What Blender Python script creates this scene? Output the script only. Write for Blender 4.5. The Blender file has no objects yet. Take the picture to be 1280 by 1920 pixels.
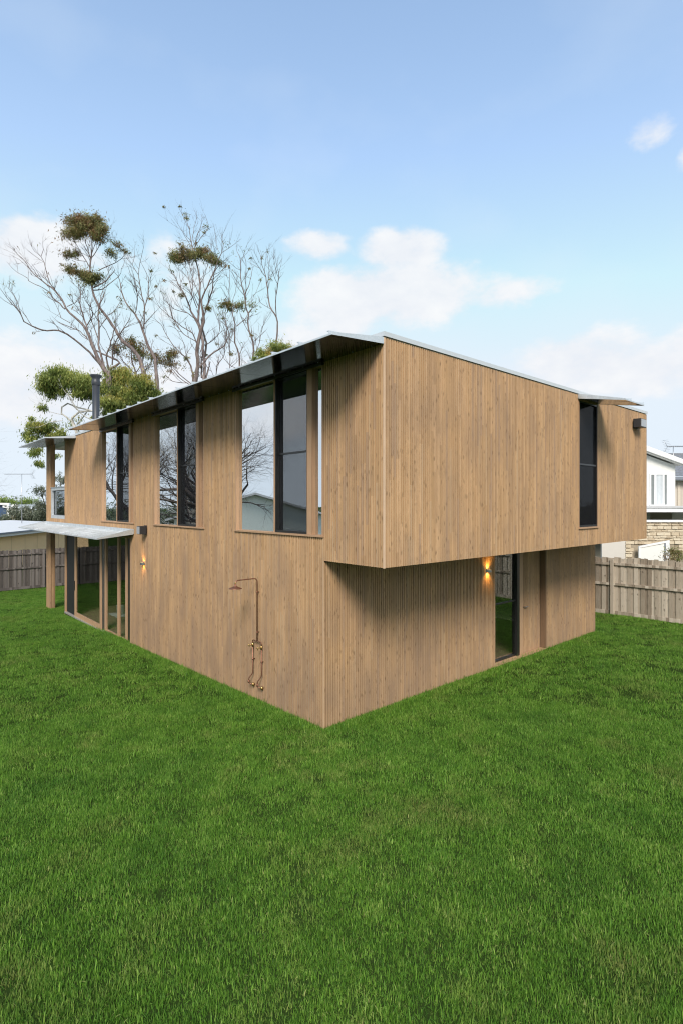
import bpy, math, random
import numpy as np
from mathutils import Vector, Matrix
random.seed(11)
R = math.radians
SC = bpy.context.scene
COL = SC.collection

# ------------------------------------------------------------------ camera
cam = bpy.data.cameras.new('camera')
cam_o = bpy.data.objects.new('camera', cam); COL.objects.link(cam_o)
cam_o.location = (6.606, -5.483, 3.6)
cam_o.rotation_euler = (R(90), 0, math.atan2(.748, .6637))
cam.sensor_fit = 'VERTICAL'; cam.sensor_height = 36; cam.sensor_width = 24
cam.lens = 18.956; cam.shift_y = -0.00755
cam.clip_start = 0.05; cam.clip_end = 2000
SC.camera = cam_o

# ------------------------------------------------------------------ view
SC.view_settings.view_transform = 'Standard'; SC.view_settings.look = 'None'
SC.view_settings.gamma = 1; SC.view_settings.use_curve_mapping = False
SC.view_settings.exposure = EXPOSURE = 0.80
SC.cycles.max_bounces = 8; SC.cycles.transparent_max_bounces = 16
SC.cycles.sample_clamp_indirect = 6
SC.cycles.pixel_filter_type = 'BLACKMAN_HARRIS'; SC.cycles.filter_width = 1.15

# ------------------------------------------------------------------ sky
SUN_AZ, SUN_EL = 133.0, 39.0          # compass bearing from +Y towards +X, elevation
SKY_STRENGTH = 0.15
w = bpy.data.worlds.new('World'); SC.world = w; w.use_nodes = True
nt = w.node_tree; nt.nodes.clear()
def N(nt, t, **k):
    n = nt.nodes.new(t)
    for a, b in k.items(): setattr(n, a, b)
    return n
def M(nt, op, a, b=None, c=None, clamp=False):
    n = nt.nodes.new('ShaderNodeMath'); n.operation = op; n.use_clamp = clamp
    for i, v in enumerate((a, b, c)):
        if v is None: continue
        if isinstance(v, (int, float)): n.inputs[i].default_value = v
        else: nt.links.new(v, n.inputs[i])
    return n.outputs[0]
def MIX(nt, f, a, b, mode='MIX'):
    n = nt.nodes.new('ShaderNodeMix'); n.data_type = 'RGBA'; n.blend_type = mode
    for s, v in ((n.inputs[0], f), (n.inputs[6], a), (n.inputs[7], b)):
        if isinstance(v, (int, float)): s.default_value = v
        elif isinstance(v, tuple): s.default_value = (*v, 1) if len(v) == 3 else v
        else: nt.links.new(v, s)
    return n.outputs[2]
sky = N(nt, 'ShaderNodeTexSky', sky_type='NISHITA'); sky.sun_disc = False
sky.sun_elevation = R(SUN_EL); sky.sun_rotation = R(SUN_AZ)
sky.air_density = 1.0; sky.dust_density = 1.2; sky.ozone_density = 1.5
tc = N(nt, 'ShaderNodeTexCoord'); sep = N(nt, 'ShaderNodeSeparateXYZ')
nt.links.new(tc.outputs['Generated'], sep.inputs[0])
X, Y, Z = sep.outputs
el = M(nt, 'MULTIPLY', M(nt, 'ARCSINE', Z), 57.29578)
az = M(nt, 'MULTIPLY', M(nt, 'ARCTAN2', X, Y), 57.29578)
n1 = N(nt, 'ShaderNodeTexNoise'); n1.inputs['Scale'].default_value = 11; n1.inputs['Detail'].default_value = 9; n1.inputs['Roughness'].default_value = .6
mp = N(nt, 'ShaderNodeMapping'); mp.inputs['Scale'].default_value = (1, 1, 1.7)
nt.links.new(tc.outputs['Generated'], mp.inputs[0]); nt.links.new(mp.outputs[0], n1.inputs[0])
n2 = N(nt, 'ShaderNodeTexNoise'); n2.inputs['Scale'].default_value = 4.5; n2.inputs['Detail'].default_value = 4
nt.links.new(mp.outputs[0], n2.inputs[0])
nz = M(nt, 'SUBTRACT', n1.outputs[0], .5)
# cumulus banks: azimuth, elevation, half width, half height (degrees), strength
CL = [(-78.5, 22.3, 7.0, 3.2, .9), (-50.7, 25.6, 4.0, 1.6, .75), (-42.2, 25.0, 5.4, 2.4, 1.0), (-43.4, 21.2, 12.0, 3.7, 1.05),
      (-48.5, 19.6, 5.5, 3.2, .9), (-32.6, 20.6, 6.5, 1.7, .6), (-24.4, 13.6, 7.5, 3.3, 1.0), (-19.6, 12.2, 7.5, 2.8, .95), (-14.5, 13.6, 5.0, 2.2, .8),
      (-18.6, 30.9, 2.3, 1.5, .62), (-14.5, 28.2, 2.6, 1.4, .7), (-52, 16.8, 4.0, 2.2, .7), (-66, 22.3, 4.5, 3.6, .45),
      (-79, 10.5, 9, 5.0, .8), (-60, 12, 12, 3.2, .5), (-68, 9, 14, 4, .5)]
CL += [(-118, 20, 8, 4, 1), (-131, 27, 7, 3.5, .95), (-108, 12, 8, 3.5, .9), (-124, 9, 10, 3, .9)]
rc = random.Random(4)
for i in range(14):
    CL.append((rc.uniform(0, 270), rc.uniform(11, 34), rc.uniform(6, 14), rc.uniform(3, 6), rc.uniform(.8, 1.0)))
acc = None
for a0, e0, wa, we, st in CL:
    d = M(nt, 'ABSOLUTE', M(nt, 'SUBTRACT', az, a0 if a0 <= 180 else a0 - 360))
    d = M(nt, 'MINIMUM', d, M(nt, 'SUBTRACT', 360, d))
    q = M(nt, 'POWER', M(nt, 'DIVIDE', d, wa), 2)
    e = M(nt, 'DIVIDE', M(nt, 'SUBTRACT', el, e0), we)
    q = M(nt, 'ADD', q, M(nt, 'MULTIPLY', e, e))
    v = M(nt, 'MULTIPLY', M(nt, 'SUBTRACT', 1.0, q), st)
    acc = v if acc is None else M(nt, 'SMOOTH_MAX', acc, v, .25)
acc = M(nt, 'ADD', M(nt, 'MAXIMUM', acc, -1.2), M(nt, 'MULTIPLY', nz, 2.3))
mr = N(nt, 'ShaderNodeMapRange', interpolation_type='SMOOTHSTEP'); nt.links.new(acc, mr.inputs[0])
mr.inputs[1].default_value = -.06; mr.inputs[2].default_value = .78
cl = M(nt, 'MULTIPLY', mr.outputs[0], .93)
haze = M(nt, 'POWER', 2.718, M(nt, 'MULTIPLY', M(nt, 'MAXIMUM', el, 0), -1 / 23.0))
veil = M(nt, 'MULTIPLY', M(nt, 'SUBTRACT', n2.outputs[0], .45, clamp=True), .5)
haze = M(nt, 'ADD', haze, veil, clamp=True)
g = 1 / SKY_STRENGTH / 2 ** EXPOSURE
base = MIX(nt, 1.0, sky.outputs[0], (1.18, 1.27, 1.24), 'MULTIPLY')
base = MIX(nt, 1.0, base, (.78 * g, .875 * g, .975 * g), 'DARKEN')
c1 = MIX(nt, haze, base, (.80 * g, .895 * g, .99 * g))
cs = MIX(nt, M(nt, 'MULTIPLY', M(nt, 'SUBTRACT', n1.outputs[0], .35, clamp=True), 2.2, clamp=True), (.84 * g, .87 * g, .93 * g), (1.0 * g, 1.0 * g, 1.0 * g))
c2 = MIX(nt, cl, c1, cs)
bg = N(nt, 'ShaderNodeBackground'); bg.inputs[1].default_value = SKY_STRENGTH
nt.links.new(c2, bg.inputs[0])
wo = N(nt, 'ShaderNodeOutputWorld'); nt.links.new(bg.outputs[0], wo.inputs[0])

# ------------------------------------------------------------------ sun
sl = bpy.data.lights.new('sun', 'SUN'); sl.energy = 2.2; sl.angle = R(20); sl.color = (1.0, .93, .84)
so = bpy.data.objects.new('sun', sl); COL.objects.link(so)
sd = Vector((math.sin(R(SUN_AZ)) * math.cos(R(SUN_EL)), math.cos(R(SUN_AZ)) * math.cos(R(SUN_EL)), math.sin(R(SUN_EL))))
so.rotation_euler = sd.to_track_quat('Z', 'Y').to_euler(); so.location = (8, -12, 20)

# ================================================================== helpers
def tag(o, label=None, cat=None, group=None, kind=None):
    if label: o['label'] = label
    if cat: o['category'] = cat
    if group: o['group'] = group
    if kind: o['kind'] = kind
    return o
def empty(name, loc=(0, 0, 0), rz=0, **k):
    o = bpy.data.objects.new(name, None); COL.objects.link(o); o.location = loc; o.rotation_euler = (0, 0, rz)
    o.empty_display_size = .2
    return tag(o, **k)
class MB:
    def __init__(s): s.v = []; s.f = []; s.uv = []; s.sm = []
    def quad(s, pts, uvs=None, smooth=False):
        b = len(s.v); s.v += [tuple(p) for p in pts]; s.f.append(tuple(range(b, b + len(pts))))
        s.uv += uvs if uvs else [(p[0] + p[1], p[2]) for p in pts]; s.sm.append(smooth)
    def box(s, x0, y0, z0, x1, y1, z1, mat=None):
        P = [(x0, y0, z0), (x1, y0, z0), (x1, y1, z0), (x0, y1, z0), (x0, y0, z1), (x1, y0, z1), (x1, y1, z1), (x0, y1, z1)]
        if mat is not None: P = [tuple(mat @ Vector(p)) for p in P]
        for f in ((0, 1, 5, 4), (1, 2, 6, 5), (2, 3, 7, 6), (3, 0, 4, 7), (4, 5, 6, 7), (3, 2, 1, 0)):
            s.quad([P[i] for i in f])
        return s
    def poly(s, P, d):
        """prism: polygon P swept by vector d"""
        n = len(P); Q = [tuple(Vector(p) + Vector(d)) for p in P]
        nrm = sum(((Vector(P[i]) - Vector(P[0])).cross(Vector(P[(i + 1) % n]) - Vector(P[0])) for i in range(1, n)), Vector())
        if nrm.dot(Vector(d)) > 0: s.quad(P[::-1]); s.quad(Q); fl = False
        else: s.quad(P); s.quad(Q[::-1]); fl = True
        for i in range(n):
            j = (i + 1) % n; q = [P[i], P[j], Q[j], Q[i]]
            s.quad(q if not fl else q[::-1])
        return s
    def tube(s, pts, rad, sides=8, caps=True, smooth=True):
        pts = [Vector(p) for p in pts]; n = len(pts)
        if not hasattr(rad, '__len__'): rad = [rad] * n
        rings = []; up = None
        for i in range(n):
            t = (pts[min(i + 1, n - 1)] - pts[max(i - 1, 0)])
            if t.length < 1e-7: t = Vector((0, 0, 1))
            t.normalize()
            if up is None: up = t.orthogonal().normalized()
            up = (up - t * up.dot(t))
            if up.length < 1e-6: up = t.orthogonal()
            up.normalize(); sd_ = t.cross(up)
            rings.append([pts[i] + (up * math.cos(a) + sd_ * math.sin(a)) * rad[i] for a in [2 * math.pi * k / sides for k in range(sides)]])
        b = len(s.v); L = 0
        for i, r in enumerate(rings): s.v += [tuple(p) for p in r]
        for i in range(n - 1):
            l2 = L + (pts[i + 1] - pts[i]).length
            for k in range(sides):
                k2 = (k + 1) % sides
                s.f.append((b + i * sides + k, b + i * sides + k2, b + (i + 1) * sides + k2, b + (i + 1) * sides + k)); s.sm.append(smooth)
                s.uv += [(k / sides, L), ((k + 1) / sides, L), ((k + 1) / sides, l2), (k / sides, l2)]
            L = l2
        if caps:
            s.f.append(tuple(b + k for k in range(sides))[::-1]); s.uv += [(0, 0)] * sides; s.sm.append(False)
            s.f.append(tuple(b + (n - 1) * sides + k for k in range(sides))); s.uv += [(0, 0)] * sides; s.sm.append(False)
        return s
    def lathe(s, prof, c, sides=20):
        """profile (r, z) turned round the vertical through c"""
        b = len(s.v); n = len(prof)
        for r, z in prof:
            for k in range(sides):
                a = 2 * math.pi * k / sides; s.v.append((c[0] + r * math.cos(a), c[1] + r * math.sin(a), c[2] + z))
        for i in range(n - 1):
            for k in range(sides):
                k2 = (k + 1) % sides
                s.f.append((b + i * sides + k, b + i * sides + k2, b + (i + 1) * sides + k2, b + (i + 1) * sides + k)); s.sm.append(True)
                s.uv += [(0, 0)] * 4
        return s
    def mesh(s, name, mat):
        me = bpy.data.meshes.new(name); me.from_pydata(s.v, [], s.f)
        ul = me.uv_layers.new(name='UVMap'); ul.data.foreach_set('uv', np.array(s.uv, dtype=np.float32).ravel())
        me.polygons.foreach_set('use_smooth', s.sm)
        if mat: me.materials.append(mat)
        me.update(); return me
    def build(s, name, mat, parent=None, **k):
        o = bpy.data.objects.new(name, s.mesh(name, mat)); COL.objects.link(o)
        if parent: o.parent = parent
        return tag(o, **k)
def bevel(o, wd=.004, seg=2):
    m = o.modifiers.new('edge', 'BEVEL'); m.width = wd; m.segments = seg; m.limit_method = 'ANGLE'; m.angle_limit = R(40)
    return o
def weld(o):
    m = o.modifiers.new('weld', 'WELD'); m.merge_threshold = .0002
    return o

# ================================================================== materials
def mat(name):
    m = bpy.data.materials.new(name); m.use_nodes = True; nt = m.node_tree
    b = nt.nodes['Principled BSDF']; return m, nt, b
def link(nt, a, b): nt.links.new(a, b)
def noise(nt, vec, scale, detail=4, rough=.55, dim='3D'):
    n = nt.nodes.new('ShaderNodeTexNoise'); n.noise_dimensions = dim
    n.inputs['Scale'].default_value = scale; n.inputs['Detail'].default_value = detail; n.inputs['Roughness'].default_value = rough
    if vec is not None: nt.links.new(vec, n.inputs['Vector'])
    return n.outputs[0]
def comb(nt, x, y, z=0):
    n = nt.nodes.new('ShaderNodeCombineXYZ')
    for i, v in enumerate((x, y, z)):
        if isinstance(v, (int, float)): n.inputs[i].default_value = v
        else: nt.links.new(v, n.inputs[i])
    return n.outputs[0]
def ramp(nt, f, stops):
    n = nt.nodes.new('ShaderNodeValToRGB'); nt.links.new(f, n.inputs[0]); e = n.color_ramp.elements
    while len(e) < len(stops): e.new(.5)
    for i, (p, c) in enumerate(stops): e[i].position = p; e[i].color = (*c, 1)
    return n.outputs[0]
def bump(nt, b, h, strength=.3, dist=.01):
    n = nt.nodes.new('ShaderNodeBump'); n.inputs['Strength'].default_value = strength; n.inputs['Distance'].default_value = dist
    nt.links.new(h, n.inputs['Height']); nt.links.new(n.outputs[0], b.inputs['Normal'])
def white(nt, v, dim='2D'):
    n = nt.nodes.new('ShaderNodeTexWhiteNoise'); n.noise_dimensions = dim; nt.links.new(v, n.inputs['Vector' if dim != '1D' else 'W'])
    return n
PITCH = 0.05

def m_cladding():
    """stained softwood battens: tint per board, grain, knots, grey weathering"""
    m, nt, b = mat('timber_battens')
    uv = nt.nodes.new('ShaderNodeUVMap'); sp = nt.nodes.new('ShaderNodeSeparateXYZ'); link(nt, uv.outputs[0], sp.inputs[0])
    U, V = sp.outputs[0], sp.outputs[1]
    idn = M(nt, 'FLOOR', M(nt, 'DIVIDE', U, PITCH)); idb = M(nt, 'FLOOR', M(nt, 'DIVIDE', U, PITCH * 3))
    w1 = white(nt, comb(nt, idn, 3.3)).outputs[0]
    # boards have butt joints at irregular heights
    seg = M(nt, 'FLOOR', M(nt, 'ADD', M(nt, 'DIVIDE', V, 1.35), M(nt, 'MULTIPLY', white(nt, comb(nt, idn, 9.1)).outputs[0], 7)))
    w2 = white(nt, comb(nt, idn, seg)).outputs[0]
    w3 = white(nt, comb(nt, idb, 1.7)).outputs[0]
    gv = comb(nt, M(nt, 'ADD', M(nt, 'MULTIPLY', U, 160), M(nt, 'MULTIPLY', w2, 40)), M(nt, 'MULTIPLY', V, 5.0))
    grain = noise(nt, gv, 1.0, 6, .62)
    st = noise(nt, comb(nt, M(nt, 'MULTIPLY', U, 1.6), M(nt, 'MULTIPLY', V, .55)), 1.3, 5, .6)
    st2 = noise(nt, comb(nt, M(nt, 'MULTIPLY', U, 9), M(nt, 'MULTIPLY', V, 3.0)), 1.0, 5, .7)
    base = ramp(nt, M(nt, 'ADD', M(nt, 'ADD', M(nt, 'MULTIPLY', w2, .44), .02), M(nt, 'MULTIPLY', grain, .58)),
                [(0.0, (.300, .175, .088)), (.35, (.452, .280, .146)), (.65, (.562, .354, .192)), (1.0, (.76, .53, .325))])
    base = MIX(nt, M(nt, 'MULTIPLY', w3, .10), base, (.46, .27, .13))
    base = MIX(nt, M(nt, 'MULTIPLY', M(nt, 'GREATER_THAN', w2, .90), .55), base, (.30, .195, .135))
    base = MIX(nt, M(nt, 'MULTIPLY', M(nt, 'LESS_THAN', w2, .07), .40), base, (.62, .44, .28))
    # grey brown weather staining, stronger low on the wall
    low = M(nt, 'SUBTRACT', 1.0, M(nt, 'DIVIDE', M(nt, 'ADD', V, .3), 3.2), clamp=True)
    gfac = M(nt, 'MULTIPLY', M(nt, 'SUBTRACT', M(nt, 'ADD', st, M(nt, 'MULTIPLY', low, .22)), .42, clamp=True), 2.4, clamp=True)
    base = MIX(nt, M(nt, 'MULTIPLY', gfac, .85), base, (.30, .20, .135))
    g2 = M(nt, 'MULTIPLY', M(nt, 'SUBTRACT', st2, .56, clamp=True), 3.2, clamp=True)
    base = MIX(nt, M(nt, 'MULTIPLY', g2, .75), base, (.20, .125, .075))
    # knots and dark flecks
    vo = nt.nodes.new('ShaderNodeTexVoronoi'); vo.voronoi_dimensions = '2D'; vo.inputs['Scale'].default_value = 1
    link(nt, comb(nt, M(nt, 'ADD', M(nt, 'DIVIDE', U, .060), M(nt, 'MULTIPLY', noise(nt, comb(nt, U, V), 9, 2), .5)), M(nt, 'ADD', M(nt, 'MULTIPLY', V, 5.2), M(nt, 'MULTIPLY', idn, 3.7))), vo.inputs['Vector'])
    kn = M(nt, 'SUBTRACT', 1.0, M(nt, 'DIVIDE', vo.outputs['Distance'], .22), clamp=True)
    wk = white(nt, vo.outputs['Color'], '3D').outputs[0]
    kn = M(nt, 'MULTIPLY', M(nt, 'POWER', kn, .6), M(nt, 'GREATER_THAN', wk, .64))
    base = MIX(nt, M(nt, 'MULTIPLY', M(nt, 'MULTIPLY', kn, wk), .68), base, (.15, .085, .042))
    fl = M(nt, 'MULTIPLY', M(nt, 'SUBTRACT', noise(nt, comb(nt, M(nt, 'MULTIPLY', U, 220), M(nt, 'MULTIPLY', V, 22)), 1, 3, .6), .60, clamp=True), 5, clamp=True)
    base = MIX(nt, M(nt, 'MULTIPLY', fl, .52), base, (.16, .095, .05))
    link(nt, base, b.inputs['Base Color']); b.inputs['Roughness'].default_value = .78
    b.inputs['Specular IOR Level'].default_value = .25
    bump(nt, b, grain, .35, .003)
    return m
CLAD = m_cladding()

def m_trim(name, c, rough=.6):
    m, nt, b = mat(name)
    ob = nt.nodes.new('ShaderNodeTexCoord'); mp = nt.nodes.new('ShaderNodeMapping'); mp.inputs['Scale'].default_value = (14, 14, 1.5)
    link(nt, ob.outputs['Object'], mp.inputs[0]); g = noise(nt, mp.outputs[0], 3, 5, .6)
    link(nt, MIX(nt, g, tuple(v * .72 for v in c), tuple(min(1, v * 1.25) for v in c)), b.inputs['Base Color'])
    b.inputs['Roughness'].default_value = rough; b.inputs['Specular IOR Level'].default_value = .3; bump(nt, b, g, .15, .003)
    return m
TRIM = m_trim('timber_trim', (.44, .275, .165)); TRIM_L = m_trim('pale_timber_edge', (.66, .46, .31)); TRIM_D = m_trim('timber_reveal', (.33, .20, .115))

def m_plain(name, c, rough=.5, metal=0, spec=.5, var=.12, scale=6, bmp=.05):
    m, nt, b = mat(name)
    tcn = nt.nodes.new('ShaderNodeTexCoord'); g = noise(nt, tcn.outputs['Object'], scale, 5, .6)
    link(nt, MIX(nt, g, tuple(v * (1 - var) for v in c), tuple(min(1, v * (1 + var)) for v in c)), b.inputs['Base Color'])
    b.inputs['Roughness'].default_value = rough; b.inputs['Metallic'].default_value = metal; b.inputs['Specular IOR Level'].default_value = spec
    if bmp: bump(nt, b, g, bmp, .01)
    return m
BLACK = m_plain('black_aluminium', (.018, .018, .018), .35)
BRONZE = m_plain('dark_track', (.05, .045, .04), .3, .6)
def m_galv():
    m, nt, b = mat('galvanised_steel')
    tcn = nt.nodes.new('ShaderNodeTexCoord')
    vo = nt.nodes.new('ShaderNodeTexVoronoi'); vo.inputs['Scale'].default_value = 55; link(nt, tcn.outputs['Object'], vo.inputs['Vector'])
    sp = nt.nodes.new('ShaderNodeSeparateColor'); link(nt, vo.outputs['Color'], sp.inputs[0])
    mpg = nt.nodes.new('ShaderNodeMapping'); mpg.inputs['Scale'].default_value = (3.0, .55, 1); link(nt, tcn.outputs['Object'], mpg.inputs[0]); g = noise(nt, mpg.outputs[0], 2.4, 6, .65)
    v = M(nt, 'ADD', M(nt, 'MULTIPLY', sp.outputs[0], .14), M(nt, 'MULTIPLY', g, .90))
    link(nt, ramp(nt, v, [(.25, (.46, .49, .51)), (.5, (.60, .635, .66)), (.75, (.72, .755, .785))]), b.inputs['Base Color'])
    b.inputs['Metallic'].default_value = .45
    link(nt, M(nt, 'ADD', M(nt, 'MULTIPLY', g, .3), .30), b.inputs['Roughness'])
    return m
GALV = m_galv()
def m_soffit():
    m, nt, b = mat('polished_metal_soffit')
    tcn = nt.nodes.new('ShaderNodeTexCoord'); g = noise(nt, tcn.outputs['Object'], 5, 5, .6)
    link(nt, ramp(nt, g, [(.3, (.17, .18, .178)), (.7, (.27, .285, .28))]), b.inputs['Base Color'])
    b.inputs['Metallic'].default_value = 1; link(nt, M(nt, 'ADD', M(nt, 'MULTIPLY', g, .18), .05), b.inputs['Roughness'])
    return m
SOFF = m_soffit()
WHITE_METAL = m_plain('light_grey_metal_cap', (.62, .64, .65), .4, .3, var=.06)
def m_glass(name, refl, tint=(.80, .86, .84), fk=.9):
    m = bpy.data.materials.new(name); m.use_nodes = True; nt = m.node_tree; nt.nodes.clear()
    out = nt.nodes.new('ShaderNodeOutputMaterial'); mx = nt.nodes.new('ShaderNodeMixShader')
    t = nt.nodes.new('ShaderNodeBsdfTransparent'); t.inputs[0].default_value = (*tint, 1)
    gl = nt.nodes.new('ShaderNodeBsdfGlossy'); gl.inputs['Roughness'].default_value = 0.0; gl.inputs[0].default_value = (.93, .97, 1, 1)
    tcn = nt.nodes.new('ShaderNodeTexCoord'); h = noise(nt, tcn.outputs['Object'], .9, 1, .4)
    bp = nt.nodes.new('ShaderNodeBump'); bp.inputs['Strength'].default_value = .05; bp.inputs['Distance'].default_value = .02; link(nt, h, bp.inputs['Height']); link(nt, bp.outputs[0], gl.inputs['Normal'])
    lw = nt.nodes.new('ShaderNodeFresnel'); lw.inputs[0].default_value = 1.5
    link(nt, M(nt, 'ADD', M(nt, 'MULTIPLY', lw.outputs[0], fk), refl, clamp=True), mx.inputs[0])
    link(nt, t.outputs[0], mx.inputs[1]); link(nt, gl.outputs[0], mx.inputs[2]); link(nt, mx.outputs[0], out.inputs[0])
    return m
GLASS = m_glass('coated_glass', .74); GLASS_D = m_glass('dim_glass', .015, (.93, .94, .93), .27); GLASS_C = m_glass('clear_glass', .06, (.9, .93, .92))
def m_screen(name='insect_screen', cover=.30):
    m = bpy.data.materials.new(name); m.use_nodes = True; nt = m.node_tree; nt.nodes.clear()
    out = nt.nodes.new('ShaderNodeOutputMaterial'); mx = nt.nodes.new('ShaderNodeMixShader')
    t = nt.nodes.new('ShaderNodeBsdfTransparent'); d = nt.nodes.new('ShaderNodeBsdfDiffuse'); d.inputs[0].default_value = (.02, .02, .022, 1)
    mx.inputs[0].default_value = cover
    link(nt, t.outputs[0], mx.inputs[1]); link(nt, d.outputs[0], mx.inputs[2]); link(nt, mx.outputs[0], out.inputs[0])
    return m
SCREEN = m_screen(); SCREEN_D = m_screen('dense_insect_screen', .58)
PLASTER = m_plain('interior_plaster', (.75, .76, .73), .9, var=.03, bmp=0)
FLOORB = m_trim('interior_floorboards', (.30, .21, .15), .35)
COPPER = m_plain('weathered_copper', (.30, .145, .095), .48, .8, var=.3, scale=30)
BRASS = m_plain('brass', (.50, .34, .14), .4, 1)
STEEL = m_plain('brushed_steel', (.45, .45, .46), .35, 1)
DARKBOX = m_plain('dark_grey_casing', (.035, .035, .038), .4)
FLUE = m_plain('charcoal_flue_paint', (.038, .042, .050), .45)
def m_emit(name, c, s):
    m = bpy.data.materials.new(name); m.use_nodes = True; nt = m.node_tree; nt.nodes.clear()
    out = nt.nodes.new('ShaderNodeOutputMaterial'); e = nt.nodes.new('ShaderNodeEmission'); e.inputs[0].default_value = (*c, 1); e.inputs[1].default_value = s
    link(nt, e.outputs[0], out.inputs[0]); return m
LIGHTGREY = m_plain('light_grey_metal', (.42, .43, .45), .35, .2)
LAMP = m_emit('warm_lamp_diffuser', (1, .72, .38), 4.0)
def m_paling(name, a, bb, c):
    m, nt, b = mat(name)
    oi = nt.nodes.new('ShaderNodeObjectInfo'); tcn = nt.nodes.new('ShaderNodeTexCoord'); uv = nt.nodes.new('ShaderNodeUVMap')
    sp = nt.nodes.new('ShaderNodeSeparateXYZ'); link(nt, uv.outputs[0], sp.inputs[0])
    idn = M(nt, 'ADD', M(nt, 'MULTIPLY', oi.outputs['Random'], 91), M(nt, 'FLOOR', M(nt, 'DIVIDE', sp.outputs[0], .1)))
    wv = white(nt, comb(nt, idn, 2.2)).outputs[0]
    gv = comb(nt, M(nt, 'ADD', M(nt, 'MULTIPLY', sp.outputs[0], 70), M(nt, 'MULTIPLY', wv, 50)), M(nt, 'MULTIPLY', sp.outputs[1], 3.2))
    g = noise(nt, gv, 1, 6, .65)
    v = M(nt, 'ADD', M(nt, 'MULTIPLY', wv, .55), M(nt, 'MULTIPLY', g, .55))
    base = ramp(nt, v, [(.15, a), (.55, bb), (.95, c)])
    kn = noise(nt, comb(nt, M(nt, 'ADD', M(nt, 'MULTIPLY', sp.outputs[0], 16), idn), M(nt, 'MULTIPLY', sp.outputs[1], 5)), 1, 2, .5)
    base = MIX(nt, M(nt, 'MULTIPLY', M(nt, 'SUBTRACT', kn, .63, clamp=True), 6, clamp=True), base, tuple(q * .4 for q in a))
    link(nt, base, b.inputs['Base Color']); b.inputs['Roughness'].default_value = .9; b.inputs['Specular IOR Level'].default_value = .1
    bump(nt, b, g, .5, .004); return m
PALE_PALING = m_paling('weathered_palings', (.19, .145, .105), (.42, .355, .28), (.66, .58, .48))
DARK_PALING = m_paling('dark_weathered_palings', (.085, .07, .062), (.165, .142, .128), (.27, .235, .215))

# ================================================================== ground
def gz(x, y=0):
    """lawn level: falls gently away along the long facade, level elsewhere"""
    t = -x
    s = 0.5 * (t + math.sqrt(t * t + .25)) - .12
    s = max(0, s)
    if s > 24: s = 24 + (s - 24) * .1
    return -.0292 * s
def m_soil():
    m, nt, b = mat('lawn_soil')
    tcn = nt.nodes.new('ShaderNodeTexCoord'); g = noise(nt, tcn.outputs['Object'], 18, 6, .7); g2 = noise(nt, tcn.outputs['Object'], .35, 4, .6)
    c = ramp(nt, g, [(.3, (.012, .022, .006)), (.6, (.026, .05, .011)), (.9, (.06, .065, .022))])
    link(nt, MIX(nt, M(nt, 'MULTIPLY', g2, .5), c, (.05, .075, .018)), b.inputs['Base Color']); b.inputs['Roughness'].default_value = 1
    b.inputs['Specular IOR Level'].default_value = 0
    return m
XL_, XR_, YA_, YB_ = -14.62, -.06, .08, 9.82
xs = sorted(set([XL_, XR_] + [-900, -500, -250, -120, -70, -50, -40] + [round(-32 + .8 * i, 2) for i in range(60)] + [20, 30, 50, 80, 150, 300, 700]))
ys = sorted(set([YA_, YB_] + [-900, -400, -150, -60, -30] + [round(-20 + 1.5 * i, 2) for i in range(30)] + [30, 50, 90, 200, 450, 900]))
mb = MB(); mb.v = [(x, y, gz(x, y)) for x in xs for y in ys]; ny = len(ys)
for i in range(len(xs) - 1):
    for j in range(ny - 1):
        if xs[i] >= XL_ and xs[i + 1] <= XR_ and ys[j] >= YA_ and ys[j + 1] <= YB_: continue      # no lawn inside the house
        mb.f.append((i * ny + j, (i + 1) * ny + j, (i + 1) * ny + j + 1, i * ny + j + 1)); mb.uv += [(0, 0)] * 4; mb.sm.append(True)
mb.build('lawn_ground', m_soil(), kind='structure')

# ================================================================== the house
XC = 1.326          # face of the cantilevered upper storey
YB = 9.9            # back of the house
XL = -14.7          # far end of the enclosed part
XP = -17.3          # far end of the balcony
Z1, Z2 = 2.70, 5.97  # underside of the upper storey, top of the cladding
house = empty('timber_house', label='two storey house clad in narrow vertical timber battens on the green lawn', cat='house')

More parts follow.
